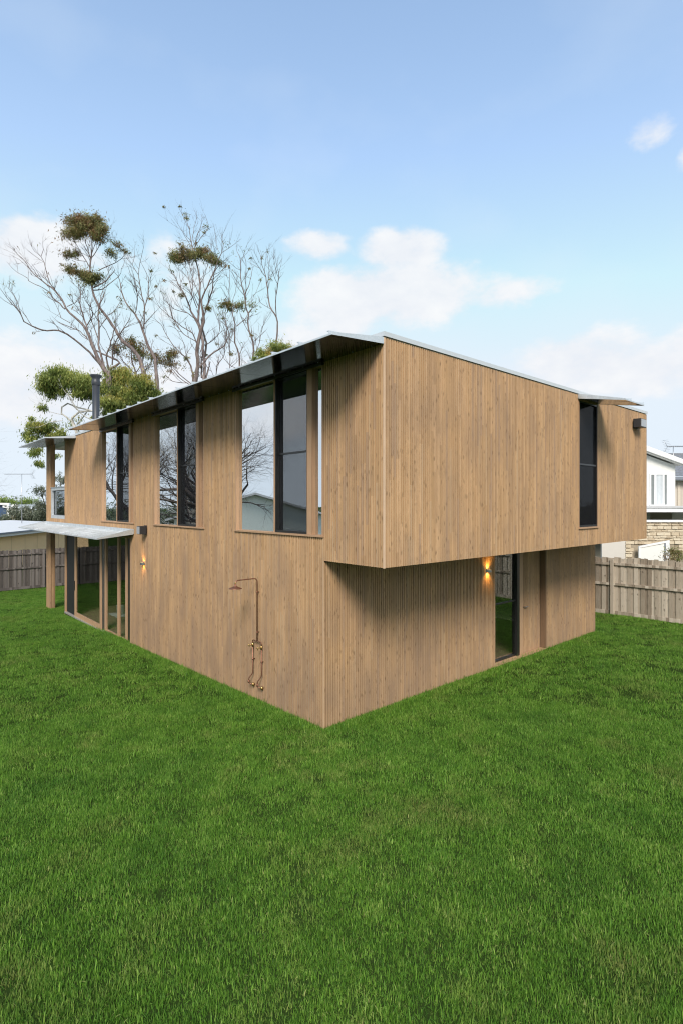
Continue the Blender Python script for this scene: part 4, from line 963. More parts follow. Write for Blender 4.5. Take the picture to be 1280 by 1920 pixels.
TD['r']=((-36.212, 14.062),'''1.43,0,13.19,0.097 1.38,-0.01,14.65,0.063 0.99,-0.01,15.62,0.049 0.22,-0.02,16.4,0.034 -0.56,-0.03,17.37,0.024 -1.24,-0.04,18.63,0.018 -1.72,-0.04,19.02,0.011
0.89,-0.01,15.62,0.029 0.84,-0.17,16.35,0.023 0.7,-0.34,17.08,0.017 0.19,-0.58,18.06,0.011
1.38,0,13.58,0.044 0.6,-0.02,14.16,0.036 0.03,-0.04,14.84,0.027 -0.07,-0.05,15.51,0.019 0.03,-0.07,16.09,0.011
1.28,0,13.48,0.039 0.23,0.27,14.23,0.03 -0.65,0.55,15.28,0.02 -0.98,0.68,15.81,0.011
0.99,0,13.73,0.029 -0.08,-0.62,13.73,0.02 -0.6,-1.09,14.29,0.011
-1.08,-1.09,13.4,0.029 -1.45,-0.55,14.52,0.02 -1.67,-0.19,15.28,0.011''','''-1.79,-0.13,15.93,0.68,0.49,0.7 -1.11,0.47,15.55,0.49,0.29,0.4 -0.26,-0.05,16.2,0.68,0.54,0.6 -0.62,0.47,15.75,0.68,0.44,0.5 0.99,-0.01,15.82,0.27,0.27,0.4 0.41,-0.03,15.13,0.68,0.49,0.12 -0.59,0.38,14.84,0.39,0.39,0.15 -0.71,-0.76,13.99,0.39,0.29,0.2''')
TD['d']=((-33.123, 14.53),'''-0.24,0,12.02,0.177 -0.15,-0.17,13.15,0.13 0.05,-0.37,14.53,0.121 0.07,-0.57,15.86,0.121 0.28,-0.72,16.82,0.112 0.48,-0.81,17.34,0.112 0.69,-0.89,17.86,0.093 0.63,-1.01,18.64,0.074 0.57,-1.15,19.49,0.056 1.06,-1.31,20.43,0.042 1.46,-1.45,21.27,0.037 1.75,-1.54,21.77,0.033 1.95,-1.62,22.27,0.028 2.24,-1.72,22.85,0.023 2.44,-1.82,23.43,0.017 2.28,-1.92,24,0.01
0.6,-0.17,12.73,0.13 0.44,0.09,13.72,0.116 0.47,0.35,14.71,0.102 0.25,0.63,15.83,0.102 0.15,0.91,16.95,0.102 -0.12,1.15,17.88,0.102 -0.4,1.31,18.51,0.093 -1.01,1.61,19.57,0.06 -1.6,1.96,20.97,0.047 -2.27,2.26,22.06,0.033 -2.85,2.55,23.16,0.019 -3.12,2.64,23.45,0.01
-0.4,1.31,18.51,0.084 -0.37,1.56,19.27,0.079 -0.38,1.95,20.48,0.074 -0.52,2.48,22.15,0.065 -0.78,2.91,23.52,0.051 -1.26,3.42,25.14,0.042 -1.61,3.75,26.21,0.033 -1.88,4.18,27.64,0.023 -2.22,4.47,28.61,0.014
0.72,-1.01,18.27,0.047 1.13,-1.57,19.06,0.037 1.63,-2.15,19.82,0.037 1.84,-2.7,20.56,0.028 2.21,-3.16,21.14,0.023 2.8,-3.49,21.25,0.01
-0.62,1.95,19.99,0.042 -1.03,2.21,20.87,0.037 -1.31,2.51,21.97,0.028 -1.66,2.87,23.3,0.019 -2.24,3.15,24.22,0.01
0.43,-1.15,19.58,0.037 0.16,-1.29,20.43,0.028 -0.16,-1.46,21.44,0.019 -0.3,-1.6,22.28,0.01
-0.43,1.95,19.99,0.037 -0.89,2.04,21,0.03 -1.05,2.09,21.6,0.024 -0.97,2.17,22.61,0.017 -1.28,2.24,23.42,0.01
-0.52,2.48,22.15,0.028 0.04,2.02,22.74,0.019 0.34,1.61,23.34,0.01
-0.55,1.31,18.8,0.042 -1.1,0.92,19.14,0.028 -1.98,0.37,19.32,0.022 -2.64,-0.19,19.86,0.016 -2.74,-0.44,20.22,0.01
0.01,-0.57,16.31,0.047 -0.23,-0.86,16.96,0.039 -0.95,-1.21,17.39,0.032 -1.49,-1.51,17.83,0.025 -2.39,-2.02,18.54,0.017 -2.59,-2.24,18.99,0.01
-0.08,-0.57,16.45,0.037 -1.1,-0.06,17.12,0.032 -1.93,0.51,18.24,0.026 -2.42,0.88,19.03,0.021 -2.61,1.17,19.7,0.016 -3.02,1.56,20.62,0.01
-1.61,3.75,26.01,0.023 -2.28,3.28,27.08,0.017 -2.52,3.09,27.49,0.01
-1.21,3.42,25.55,0.028 -1.13,3.68,26.68,0.022 -0.85,3.96,27.84,0.016 -0.79,4.12,28.53,0.01
-1.2,3.75,26.11,0.023 -0.62,4.25,27.27,0.019 -0.3,4.61,28.17,0.015 -0.45,4.79,28.67,0.01
-1.56,3.75,26.31,0.019 -1.52,4.16,27.43,0.016 -1.44,4.62,28.69,0.013 -1.43,4.81,29.2,0.01
-1.88,4.18,27.64,0.014 -2.2,4.05,28.29,0.012 -2.47,3.93,28.94,0.01
-1.61,3.75,26.41,0.019 -1.9,3.7,26.39,0.014 -2.28,3.64,26.46,0.01
2.24,-1.72,22.85,0.019 2.77,-1.71,23.21,0.014 3.3,-1.69,23.58,0.01
2.1,-1.72,22.85,0.019 1.79,-1.51,23.58,0.014 1.7,-1.31,24.3,0.01
0.34,1.61,23.34,0.023 0.75,1.11,24.26,0.017 0.98,0.75,24.95,0.01
0.19,-0.37,14.44,0.06 0.93,-0.03,15.45,0.051 1.97,0.33,16.31,0.042 2.2,0.55,17.12,0.033 2.06,0.81,18.15,0.025 1.71,1.07,19.19,0.018 1.78,1.2,19.72,0.01
0.32,0.91,16.55,0.037 1.02,1.2,17.13,0.03 1.34,1.47,17.99,0.024 1.29,1.69,18.73,0.017 0.84,1.96,19.6,0.01
0.25,0.09,13.72,0.06 0.09,0.71,15.47,0.051 0.19,0.87,15.89,0.01
0.37,0.71,15.57,0.074 0.56,0.15,16.53,0.07 0.43,-0.44,17.46,0.065
0.51,0.09,13.44,0.074 0.68,0.61,14.59,0.056
-2.22,2.26,22.06,0.019 -1.72,2.05,21.78,0.014 -1.72,1.72,22.42,0.01''','''-0.79,-1.12,22.95,1.02,0.48,1 -2.4,2.21,24.24,0.51,0.33,0.8 -1.23,2.39,24.62,0.65,0.42,0.9 -0.35,2.39,24.77,0.7,0.47,1 0.64,0.78,23.68,0.56,0.35,0.8 1.7,-1.14,22.58,0.51,0.39,0.9 -1.73,3.13,28.3,0.56,0.28,0.09 -0.26,3.22,27.45,0.47,0.47,0.06 -1.81,1.37,20.74,0.37,0.2,0.4 1.06,-1.1,18.92,0.35,0.23,0.5 1.93,-1.14,22.31,0.56,0.23,0.3 -2.68,1.85,23.1,0.19,0.15,0.2 -0.21,2.62,25.66,0.23,0.15,0.1 -0.21,0.06,13.99,0.37,0.23,0.3 -2.7,-0.31,20.37,0.19,0.13,0.1 2.41,-1.28,23.96,0.56,0.28,0.05''')
TD['e']=((-31.823, 17.502),'''0.07,0,12.6,0.076 0.04,-0.1,14.67,0.057 0.01,-0.15,15.79,0.057 -0.32,-0.2,16.73,0.048 -0.31,-0.25,17.75,0.043 -0.26,-0.28,18.22,0.038 -0.48,-0.31,18.96,0.029 -0.48,-0.34,19.52,0.02 -0.71,-0.36,19.89,0.01
-0.16,-0.28,18.03,0.033 0.48,-0.16,18.73,0.026 0.75,-0.09,19.23,0.018 1.21,-0,19.83,0.01
-0.75,-0.1,14.57,0.033 -0.93,0.69,16.51,0.033 -1.16,1.35,18.17,0.029 -1.55,1.76,19.2,0.023 -2.01,2.08,19.9,0.017 -2.27,2.31,20.49,0.01
0.04,-0.1,14.57,0.029 -0.73,-0.26,14.91,0.023 -1.18,-0.38,15.35,0.017 -1.86,-0.68,16.77,0.01
-0.65,-0.2,16.73,0.024 -0.54,0.21,17.71,0.017 -0.38,0.37,18.05,0.01
-0.76,-0.36,19.79,0.024 -0.77,-0.31,20.95,0.02 -0.73,-0.26,21.91,0.017 -0.74,-0.22,22.69,0.014 -0.84,-0.21,22.98,0.01
-0.73,-0.26,21.91,0.014 -1.09,-0.36,22.16,0.01
-0.52,-0.36,19.89,0.014 -0.2,-0.56,20.75,0.012 -0.08,-0.68,21.27,0.01
0.1,-0.15,15.79,0.019 0.23,-0.36,16.3,0.015 -0.01,-0.59,16.8,0.01
-1.9,-0.1,13.53,0.038 -1.68,-0.68,14.61,0.033 -1,-1.19,15.41,0.028 -0.74,-1.77,16.44,0.022 -0.51,-2.22,17.21,0.016 0.02,-2.6,17.71,0.01
-0.67,-0.1,14.76,0.019 -0.15,-0.34,15.08,0.015 0.28,-0.63,15.66,0.01''','''-1.3,-0.25,19.93,0.52,0.29,0.8 -0.83,-0.25,19.74,0.48,0.38,0.8 -0.64,-0.24,19.41,0.29,0.24,0.5 -0.69,0.48,16.11,0.3,0.15,0.5 0.05,-0.41,16.76,0.19,0.13,0.1 -1.77,1.45,19.68,0.57,0.29,0.1''')
TD['f']=((-31.101, 18.316),'''-0.16,0,12.79,0.086 -0.04,0.14,15.25,0.067 0.04,0.21,16.46,0.062 -0.2,0.27,17.54,0.057 -0.45,0.31,18.32,0.052 -0.41,0.36,19.2,0.048 -0.61,0.39,19.79,0.043 -0.72,0.45,20.77,0.043 -1.02,0.51,21.85,0.033 -1.08,0.57,22.94,0.029 -1.13,0.63,24.02,0.02 -1.43,0.67,24.62,0.01
-0.72,0.45,20.77,0.033 -0.5,0.89,21.72,0.026 -0.32,1.54,23.16,0.018 -0.26,1.75,23.65,0.01
-0.67,0.45,20.86,0.029 -0.53,-0.05,22,0.023 -0.44,-0.58,23.19,0.017 -0.66,-0.88,23.8,0.01
-1.08,0.57,22.94,0.014 -1.46,0.34,23.03,0.012 -1.71,0.14,23.23,0.01
-0.13,0.39,20.27,0.014 0.09,0.83,21.21,0.012 0.37,1.23,22.05,0.01
-0.23,0.39,19.79,0.014 -0.14,0.43,20.76,0.01
0.14,0.21,15.89,0.029 0.54,0.1,16.82,0.023 0.7,-0.02,17.92,0.017 1.29,-0.14,18.93,0.01
-0.11,0.27,17.63,0.038 -0.13,0.1,18.15,0.01
0.28,0.21,15.6,0.024 0.13,0.27,16.2,0.01
-0.41,0.36,19.29,0.024 -0.06,0.58,19.85,0.01
-1.04,0.63,23.93,0.014 -0.55,0.6,24.4,0.01''','''-0.59,0.28,19.92,0.71,0.23,0.9 -0.81,-0.62,24.11,0.57,0.13,0.08 -0.04,0.41,19.6,0.29,0.13,0.2 -1.49,0.47,24.33,0.38,0.11,0.05''')
TD['g']=((-28.312, 18.446),'''-0.14,0,12.91,0.073 0.05,-0.07,15.71,0.059 0.33,-0.09,16.61,0.055 0.29,-0.11,17.42,0.05 0.24,-0.12,18.14,0.045 -0.3,-0.15,19.04,0.041 -0.43,-0.18,20.21,0.036 -0.56,-0.2,21.19,0.027 -0.83,-0.22,22.09,0.018 -1.01,-0.25,22.98,0.01
0.24,-0.12,18.14,0.041 0.29,-0.92,19.46,0.036 0.52,-1.38,20.17,0.032 0.62,-1.82,20.86,0.023 0.78,-2.05,21.19,0.01
-0.48,-0.18,20.66,0.018 -0.36,0.29,21.85,0.015 -0.56,0.75,23.07,0.013 -0.45,1.01,23.75,0.01
-0.56,-0.2,21.19,0.014 -0.87,-0.58,21.66,0.012 -1.11,-0.78,21.84,0.01
-0.04,-0.07,15.8,0.023 -0.22,-0.07,16.35,0.01
0.42,-0.07,15.8,0.018 0.54,0.08,16.21,0.01
0.49,-1.82,20.86,0.014 0.46,-1.97,21.14,0.012 0.56,-2.05,21.28,0.01
-0.83,-0.22,22.09,0.011 -0.99,-0.08,22.69,0.011 -0.69,0.06,23.21,0.01''','''-0.6,0.04,23.25,0.55,0.13,0.06''')
TD['h']=((-25.136, 15.998),'''0.35,0,12.03,0.082 0.16,0.18,13.39,0.058 -0.02,0.29,14.25,0.009
0.16,0.18,13.39,0.041 0.64,0.32,14.25,0.009
0.16,0.18,13.22,0.041 -0.72,0.55,14.15,0.009''','''0.16,0.2,14.76,0.9,0.29,1 -0.26,0.2,14.22,0.7,0.37,1 0.98,0.22,14.76,0.58,0.26,0.9 -0.7,0.38,14.52,0.33,0.33,0.8 -0.86,0.38,13.86,0.49,0.33,0.9''')
TD['k']=((-36.181, 6.564),'''0.27,0,6.23,0.126 0.07,-0.25,8.3,0.095 -0.18,-0.37,9.22,0.084 -0.35,-0.46,9.94,0.068 0.21,-0.54,10.34,0.058 1.25,-0.66,10.42,0.053 2.4,-0.8,10.91,0.042
-0.18,-0.37,9.22,0.074 -0.47,-0.41,9.74,0.058 -1.07,-0.47,10.25,0.053 -1.05,-0.51,10.71,0.047 -0.62,-0.54,10.96,0.047 0.24,-0.61,10.64,0.047 1.21,-0.68,10.42,0.047
1.21,-0.68,9.78,0.047 0.48,-1.1,10.25,0.037 0.11,-1.57,11.17,0.032 -0.23,-1.89,11.71,0.021
-0.18,-0.37,9.33,0.047 0.34,0.06,10.23,0.035 0.68,0.47,11.26,0.023 1.09,0.75,11.84,0.012
-1.07,-0.47,9.73,0.026 -1.89,-0.69,9.59,0.019 -2.42,-0.85,9.26,0.012
-0.96,-0.47,10.14,0.026 -1.87,-0.52,10.34,0.019 -2.37,-0.55,10.65,0.012
-1.07,-0.47,8.9,0.026 -1.91,-0.06,9.37,0.019 -2.59,0.23,9.42,0.012
-2.83,-0.85,8.75,0.021 -3.13,-0.32,7.46,0.016 -2.94,0,6.75,0.012
2.76,-0.68,9.28,0.074 2.41,0.15,10.99,0.053 2.54,0.85,12.4,0.032
2.51,0.15,10.46,0.047 3.81,0.07,11.5,0.032 4.36,0.02,12.33,0.012''','''-1.34,-1.32,12.39,0.95,0.89,0.75 -1.03,-1.32,12.85,0.84,0.53,0.8 -1.85,-1.32,11.93,0.42,0.53,0.6 -0.32,-1.32,12.65,0.84,0.63,0.85 0.39,-1.32,12.34,0.84,0.63,0.9 0.12,0.52,12.76,0.74,0.63,0.9 0.43,0.33,11.87,0.58,0.53,0.8 0.48,-1.1,11.78,0.58,0.47,0.6 -0.53,-1.32,11.73,0.42,0.32,0.5 2.86,0.59,13.36,1.16,0.68,1 2.44,0.59,12.35,1.26,0.84,1 4.57,0.01,12.64,0.95,0.84,1 4.14,0.05,11.7,1.26,0.84,1 2.5,-0.56,11.06,0.79,0.63,1 3.29,0.05,11.07,0.95,0.53,1 5.41,0.01,12.22,0.47,0.63,0.9 2.22,0.1,10.66,0.53,0.42,0.8 -3.08,-0.59,9.4,0.63,0.47,0.5 -2.56,0.16,9.3,0.84,0.53,0.6 -2.35,0.16,8.88,0.63,0.47,0.6 -3.44,-0.59,8.73,0.53,0.47,0.6 -1.14,-0.33,8.81,0.47,0.26,0.7 -2.46,-0.39,10.68,0.47,0.23,0.4 -3.28,-0.59,9.81,0.29,0.25,0.3 -3.18,-0.22,7.36,0.34,0.53,0.5 -2.99,0,6.75,0.29,0.34,0.6 -1.73,0,7.28,0.37,0.16,0.3 -3.18,-0.59,8.26,0.53,0.21,0.3 -0.55,-0.26,9.34,0.63,0.63,0.04 0.13,-0.38,9.95,0.63,0.42,0.04''')
TD['n']=((-52.929, 8.782),'''0.62,0,0.06,0.113 0.34,-0.01,1.62,0.085 0.62,-0.01,3.6,0.057 0.77,-0.02,6.01,0.035
0.34,-0.01,1.62,0.071 -0.91,0.46,3.17,0.05 -1.74,0.91,4.9,0.028
0.48,-0.01,1.62,0.057 -0.21,-0.04,2.89,0.016''','''-1.58,0.64,4.97,0.64,0.64,0.5 -1.26,0.32,3.6,0.71,0.71,0.6 -1.41,0.32,2.68,0.85,0.71,1 0.77,-0.01,6.23,0.54,0.57,0.7 0.76,-0.01,4.31,0.64,1.13,0.8 0.06,-0.03,2.89,0.85,1.13,0.9 0.91,-0.01,2.89,0.85,0.85,0.9 -1.69,0.32,3.6,0.35,0.28,0.4''')
TD['s']=((-57.156, 7.032),'''-0.29,0,-0.07,0.074 -0.23,-0.1,1.55,0.044 -0.34,-0.16,2.43,0.016
-0.23,-0.1,1.4,0.037 0.59,-0.24,2.43,0.016''','''0.25,-0.16,3.16,0.66,0.44,0.6 -0.51,-0.11,2.58,1.03,0.66,1 0.69,-0.16,2.43,1.18,0.81,1 -1.54,-0.11,2.21,0.88,0.51,0.9 1.43,-0.16,2.43,0.74,0.66,0.9 -0.81,-0.11,3.31,0.51,0.37,0.4''')

def smooth_path(pts, rng, amp=.02):
    P = [Vector(p[:3]) for p in pts]; Rr = [p[3] * 1.18 for p in pts]; out = []; ro = []
    n = len(P)
    for i in range(n - 1):
        p0, p1, p2, p3 = P[max(0, i - 1)], P[i], P[i + 1], P[min(n - 1, i + 2)]
        k = max(1, min(4, int((p2 - p1).length / .35)))
        for s in range(k):
            t = s / k; t2, t3 = t * t, t * t * t
            q = .5 * ((2 * p1) + (p2 - p0) * t + (2 * p0 - 5 * p1 + 4 * p2 - p3) * t2 + (3 * p1 - p0 - 3 * p2 + p3) * t3)
            q = q + Vector((rng.gauss(0, 1), rng.gauss(0, 1), rng.gauss(0, .5))) * (amp if (i or s) else 0)
            out.append(q); ro.append(Rr[i] + (Rr[i + 1] - Rr[i]) * t)
    out.append(P[-1]); ro.append(Rr[-1]); return out, ro
def twig(mb, p, d, L, r, rng, depth, ends):
    n = 4; pts = [p]; q = p
    for i in range(n):
        d = (d + Vector((rng.gauss(0, .16), rng.gauss(0, .16), rng.gauss(.05, .12)))).normalized(); q = q + d * (L / n); pts.append(q)
    mb.tube(pts, [r * (1 - .6 * i / n) for i in range(n + 1)], 3, caps=False); ends.append(q)
    if depth > 0:
        for k in range(rng.randint(2, 4)):
            t = rng.randint(1, n - 1); ax = Vector((rng.gauss(0, 1), rng.gauss(0, 1), rng.gauss(.35, .6))).normalized()
            twig(mb, pts[t], (d * .9 + ax * .6).normalized(), L * rng.uniform(.4, .65), r * .62, rng, depth - 1, ends)
def leaves(name, blobs, material, parent, rng, size, dens, hang=.6, tips=0.1, tipfun=None):
    V = []; F = []; UVs = []
    g = np.random.default_rng(rng.randint(0, 99999))
    for (x, y, z, rx, rz, de) in blobs:
        ry = max(rx * .8, rz); vol = 4.2 * rx * ry * rz
        K = max(5, int(vol ** .67 * 8)) ; n = int(dens * de * 3.14 * rx * rz)
        if n < 3: n = rng.randint(2, 4)
        c = g.normal(size=(K, 3)); c /= np.linalg.norm(c, axis=1)[:, None]; c *= (g.random(K) ** .5 * g.choice([.8, 1.0, 1.22], K, p=[.3, .5, .2]))[:, None]
        c = c * np.array([rx, ry, rz]) * .93 + np.array([x, y, z])
        wk_ = g.uniform(.25, 1, K); wk_ /= wk_.sum(); tone = np.clip(g.normal(.45, .22, K), 0, 1); tp = (g.random(K) < tips) * g.uniform(.3, .95, K)
        k = g.choice(K, n, p=wk_); sg = min(.27, max(rx, rz) * .34)
        p = c[k] + g.normal(size=(n, 3)) * np.array([sg, sg, sg * .8]) * g.choice([.7, 1.0, 1.5], n, p=[.5, .4, .1])[:, None]
        d = g.normal(size=(n, 3)); d[:, 2] -= hang * 2.2; d /= np.linalg.norm(d, axis=1)[:, None]
        s = np.cross(d, g.normal(size=(n, 3))); s /= np.linalg.norm(s, axis=1)[:, None]
        L = size * g.uniform(.6, 1.35, n)[:, None]; wd = L * .12
        b = len(V) * 4
        q = np.stack([p, p + d * L * .45 + s * wd, p + d * L, p + d * L * .5 - s * wd], 1)
        V.append(q.reshape(-1, 3)); u = np.clip(tone[k] + g.normal(0, .18, n), 0, 1)
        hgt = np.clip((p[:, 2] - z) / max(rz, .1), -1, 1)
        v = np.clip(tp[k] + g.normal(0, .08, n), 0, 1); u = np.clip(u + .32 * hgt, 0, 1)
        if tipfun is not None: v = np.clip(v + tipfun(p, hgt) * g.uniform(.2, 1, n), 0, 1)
        UVs.append(np.repeat(np.stack([u, v], 1), 4, 0))
    V = np.concatenate(V); nf = len(V) // 4; uv = np.concatenate(UVs)
    me = bpy.data.meshes.new(name); me.vertices.add(len(V)); me.vertices.foreach_set('co', V.ravel()); me.loops.add(len(V)); me.loops.foreach_set('vertex_index', np.arange(len(V)))
    me.polygons.add(nf); me.polygons.foreach_set('loop_start', np.arange(nf) * 4); me.update(calc_edges=True); me.validate()
    ul = me.uv_layers.new(name='UVMap'); ul.data.foreach_set('uv', uv.astype(np.float32).ravel()); me.materials.append(material)
    o = bpy.data.objects.new(name, me); COL.objects.link(o); o.parent = parent; return o
def tree(key, name, label, cat, group, bark, leaf, size, dens, twigs=1.0, tips=.12, tw_leaf=.0, tipfun=None, hang=.6, ground=-.9):
    (bx, by), limbs, blobs = TD[key]
    rng = random.Random(sum(map(ord, key)) * 7)
    o = empty(name, (bx, by, 0), VA, label=label, cat=cat, group=group)
    L = [[tuple(map(float, p.split(','))) for p in l.split()] for l in limbs.strip().split('\n')]
    B = [tuple(map(float, b.split(','))) for b in blobs.split()]
    tr = MB(); f = L[0]; f = [(f[0][0] * .5 + .0, f[0][1], ground, f[0][3] * 1.5), (f[0][0] * .8, f[0][1], ground * .4 + f[0][2] * .35, f[0][3] * 1.2)] + f
    P, Q = smooth_path(f, rng, .02); tr.tube(P, Q, 9); tr.build('trunk', bark, o)
    br = MB(); ends = []; paths = [(P, Q)]
    root = Vector((f[1][0], f[1][1], f[1][2]))
    for l in L[1:]:
        if l[0][2] < L[0][0][2] + .6 and l[0][3] > .05: l = [(root.x + .02, root.y, root.z, l[0][3] * 1.1)] + l
        P, Q = smooth_path(l, rng, .025); br.tube(P, Q, 6 if Q[0] > .06 else 4, caps=False); paths.append((P, Q))
    tw = MB()
    for P, Q in paths:
        LL = 0
        for i in range(1, len(P)):
            seg = (P[i] - P[i - 1]); LL += seg.length
            if Q[i] > .13 or Q[i] < .004: continue
            rate = (.5 if Q[i] > .06 else 1.2) * twigs
            if rng.random() < rate * seg.length:
                d = seg.normalized(); ax = Vector((rng.gauss(0, 1), rng.gauss(0, 1), rng.gauss(.25, .5)))
                ax = (ax - d * ax.dot(d)).normalized(); a = R(rng.uniform(22, 48))
                dd = (d * math.cos(a) + ax * math.sin(a)); dd.z = dd.z * .8 + .25
                twig(tw, P[i], dd.normalized(), rng.uniform(.6, 1.9), min(.028, Q[i] * .6), rng, 1 if Q[i] > .03 else 1, ends)
        twig(tw, P[-1], (P[-1] - P[-2]).normalized(), rng.uniform(.5, 1.0), max(.008, Q[-1] * .8), rng, 1, ends)
    br.build('branches', bark, o)
    if tw.v: tw.build('twigs', bark, o, kind='stuff')
    bl = list(B)
    if tw_leaf:
        for e in ends:
            if rng.random() < tw_leaf: bl.append((e.x, e.y, e.z, .10, .08, 1.0))
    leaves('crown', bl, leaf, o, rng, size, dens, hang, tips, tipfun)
    return o
G = 'tall sparse gum trees behind the house'
tree('a', 'gum_tree', 'nearly leafless gum leaning left with a long low sweeping limb, leftmost of the tall trees', 'tree', G, BARK, LEAF_GUM, .24, 300, 1.2, .3, .03)
tree('b', 'gum_tree', 'tall gum with a slanting trunk and a dense dark leaf cap at its very top', 'tree', G, BARK, LEAF_GUM, .20, 1300, .9, .40, .02)
tree('c', 'gum_tree', 'thin bare forked gum between the dark leaf cap and the broad flat leaf cap', 'tree', G, BARK, LEAF_GUM, .22, 400, 1.2, .3, .03)
tree('m', 'low_gum', 'low reddish green gum clump behind the bright leafy tree and slanting trunk', 'tree', 'low brownish gum clumps above the roof', BARK, LEAF_GUM, .22, 850, .8, .5, .05)
tree('r', 'low_gum', 'low sparse reddish gum with crooked stems just left of the tall forked gum', 'tree', 'low brownish gum clumps above the roof', BARK, LEAF_GUM, .22, 800, 1.0, .5, .05)
tree('d', 'gum_tree', 'tallest forked gum with broad flat leaf cap and bare twigs above it', 'tree', G, BARK, LEAF_GUM, .20, 1450, 1.5, .42, .015)
tree('e', 'gum_tree', 'thin crooked gum with a small tilted leaf tuft, right of the forked gum', 'tree', G, BARK, LEAF_GUM, .22, 800, 1.3, .45, .02)
tree('f', 'gum_tree', 'slender gum with a small flat leaf plate halfway up its stem', 'tree', G, BARK, LEAF_GUM, .22, 900, 1.3, .4, .02)
tree('g', 'gum_tree', 'bare two-stemmed gum, rightmost of the thin trees above the awning', 'tree', G, BARK, LEAF_GUM, .22, 400, 1.2, .2, .02)
tree('h', 'round_tree', 'rounded green treetop peeping over the long awning at its middle', 'tree', None, BARK_D, LEAF_BUSH, .20, 1500, .2, .12)
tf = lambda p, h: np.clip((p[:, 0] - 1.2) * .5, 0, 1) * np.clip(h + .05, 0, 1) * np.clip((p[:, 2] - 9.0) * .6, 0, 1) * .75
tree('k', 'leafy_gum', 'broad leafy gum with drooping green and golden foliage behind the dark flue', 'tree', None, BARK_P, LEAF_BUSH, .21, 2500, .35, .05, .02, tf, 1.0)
tree('n', 'small_tree', 'small dark grey green tree seen around the balcony post', 'tree', None, BARK_D, LEAF_GREY, .26, 700, .7, .05, .2)
tree('s', 'shrub', 'grey green bushes behind the low white roof below the antenna', 'shrub', None, BARK_D, LEAF_GREY, .30, 560, .5, .05, .2)
# lime hedge far left, small shrub by the gate
hd = empty('hedge', (*place(-51.8, 85), -2.92), VA, label='bright lime green hedge at the far left skyline', cat='hedge')
hd.scale = (1.417, 1.417, 1.417)
leaves('foliage', [(x * .8 - 2.0, 0, 4.6 + .30 * math.sin(x * 1.7), .9, .8 - .05 * x * (x > 3), 1) for x in range(-2, 6)], LEAF_LIME, hd, random.Random(3), .3, 260, .2, 0)
st = MB()
for k in range(7): st.tube([(-3.4 + k * .9, 0, 0), (-3.3 + k * .9, .1, 4.4)], .05, 5)
st.build('stems', BARK_D, hd)
sb = empty('small_shrub', (*place(14.66, 23.9), 0), VA, label='small olive shrub poking above the pale fence before the white gate', cat='shrub')
leaves('foliage', [(-.28, 0, 1.42, .32, .12, .9), (.06, 0, 1.45, .34, .15, 1), (.36, 0, 1.40, .26, .12, .8), (0, 0, 1.2, .6, .2, 1)], LEAF_GUM, sb, random.Random(4), .11, 1500, -.5, .3)
st = MB()
for k in range(9): st.tube([(0, 0, 0), (-.4 + .1 * k, .05, 1.35)], .014, 4)
st.build('stems', BARK_D, sb)
sb = empty('small_shrub', (*place(16.15, 24.4), 0), VA, label='small twiggy plant above the fence right of the white gate', cat='shrub')
leaves('foliage', [(-.2, 0, 1.32, .2, .12, .5), (.2, 0, 1.30, .25, .1, .5)], LEAF_GUM, sb, random.Random(5), .1, 900, -.5, .4)
st = MB()
for k in range(6): st.tube([(0, 0, 0), (-.3 + .12 * k, .05, 1.35)], .012, 4)
st.build('stems', BARK_D, sb)
# leafless garden trees across the lawn: they are what the tall windows mirror
def bare_tree(loc, h, seed, bark, label, spread=1.0, weep=0):
    o = empty('bare_tree', loc, 0, label=label, cat='tree', group='leafless trees across the lawn')
    rng = random.Random(seed); T = MB(); Bm = MB()
    def grow(p, d, L, r, lvl):
        n = 6 if lvl < 2 else 4; pts = [p]; q = p; dd = d
        for i in range(n):
            dd = (dd + Vector((rng.gauss(0, .13), rng.gauss(0, .13), rng.gauss(.03 - weep * lvl * .03, .08)))).normalized(); q = q + dd * (L / n); pts.append(q)
        rs = [r * (1 - .45 * i / n) for i in range(n + 1)]
        (T if lvl == 0 else Bm).tube(pts, rs, (10, 7, 5, 4, 3, 3, 3)[lvl], caps=False)
        if lvl < 6:
            for k in range((4, 5, 4, 4, 4, 3)[lvl]):
                t = rng.randint(n // 2, n) if k else n
                ax = Vector((rng.gauss(0, 1), rng.gauss(0, 1), rng.gauss(0, .4))); ax = (ax - dd * ax.dot(dd)).normalized(); a = R(rng.uniform(18, 50) * spread)
                grow(pts[t], (dd * math.cos(a) + ax * math.sin(a)).normalized(), L * rng.uniform(.62, .84), rs[t] * rng.uniform(.48, .68), lvl + 1)
    grow(Vector((0, 0, -.2)), Vector((rng.gauss(0, .06), rng.gauss(0, .06), 1)).normalized(), h * .27, h * .032, 0)
    T.build('trunk', bark, o); Bm.build('branches', bark, o); return o
bare_tree((-19.2, -10.6, gz(-19)), 16.5, 3, BARK_D, 'leafless fine-twigged tree mirrored in the nearest tall window', 1.25)
bare_tree((-27.6, -11.5, gz(-26)), 15, 8, BARK_P, 'leafless pale-trunked tree mirrored in the middle tall window', 1.2)
bare_tree((-45.5, -14.0, -.9), 18, 21, BARK_D, 'leafless dark tree mirrored in the farthest tall window', 1.15)
# distant tree masses all round the horizon
dr = random.Random(12); dblobs = []
for k in range(90):
    a = k / 90 * 2 * math.pi; rad = dr.uniform(95, 130)
    dblobs.append((rad * math.cos(a), rad * math.sin(a), dr.uniform(1.5, 3.5), dr.uniform(4, 7), dr.uniform(2.4, 4.4), 1))
dt = empty('distant_trees', (0, 0, -1.5), 0, label='far line of dark trees on the horizon', cat='trees', kind='stuff')
o = leaves('foliage', dblobs, LEAF_GREY, dt, random.Random(6), .8, 34, .1, .1); o['kind'] = 'stuff'

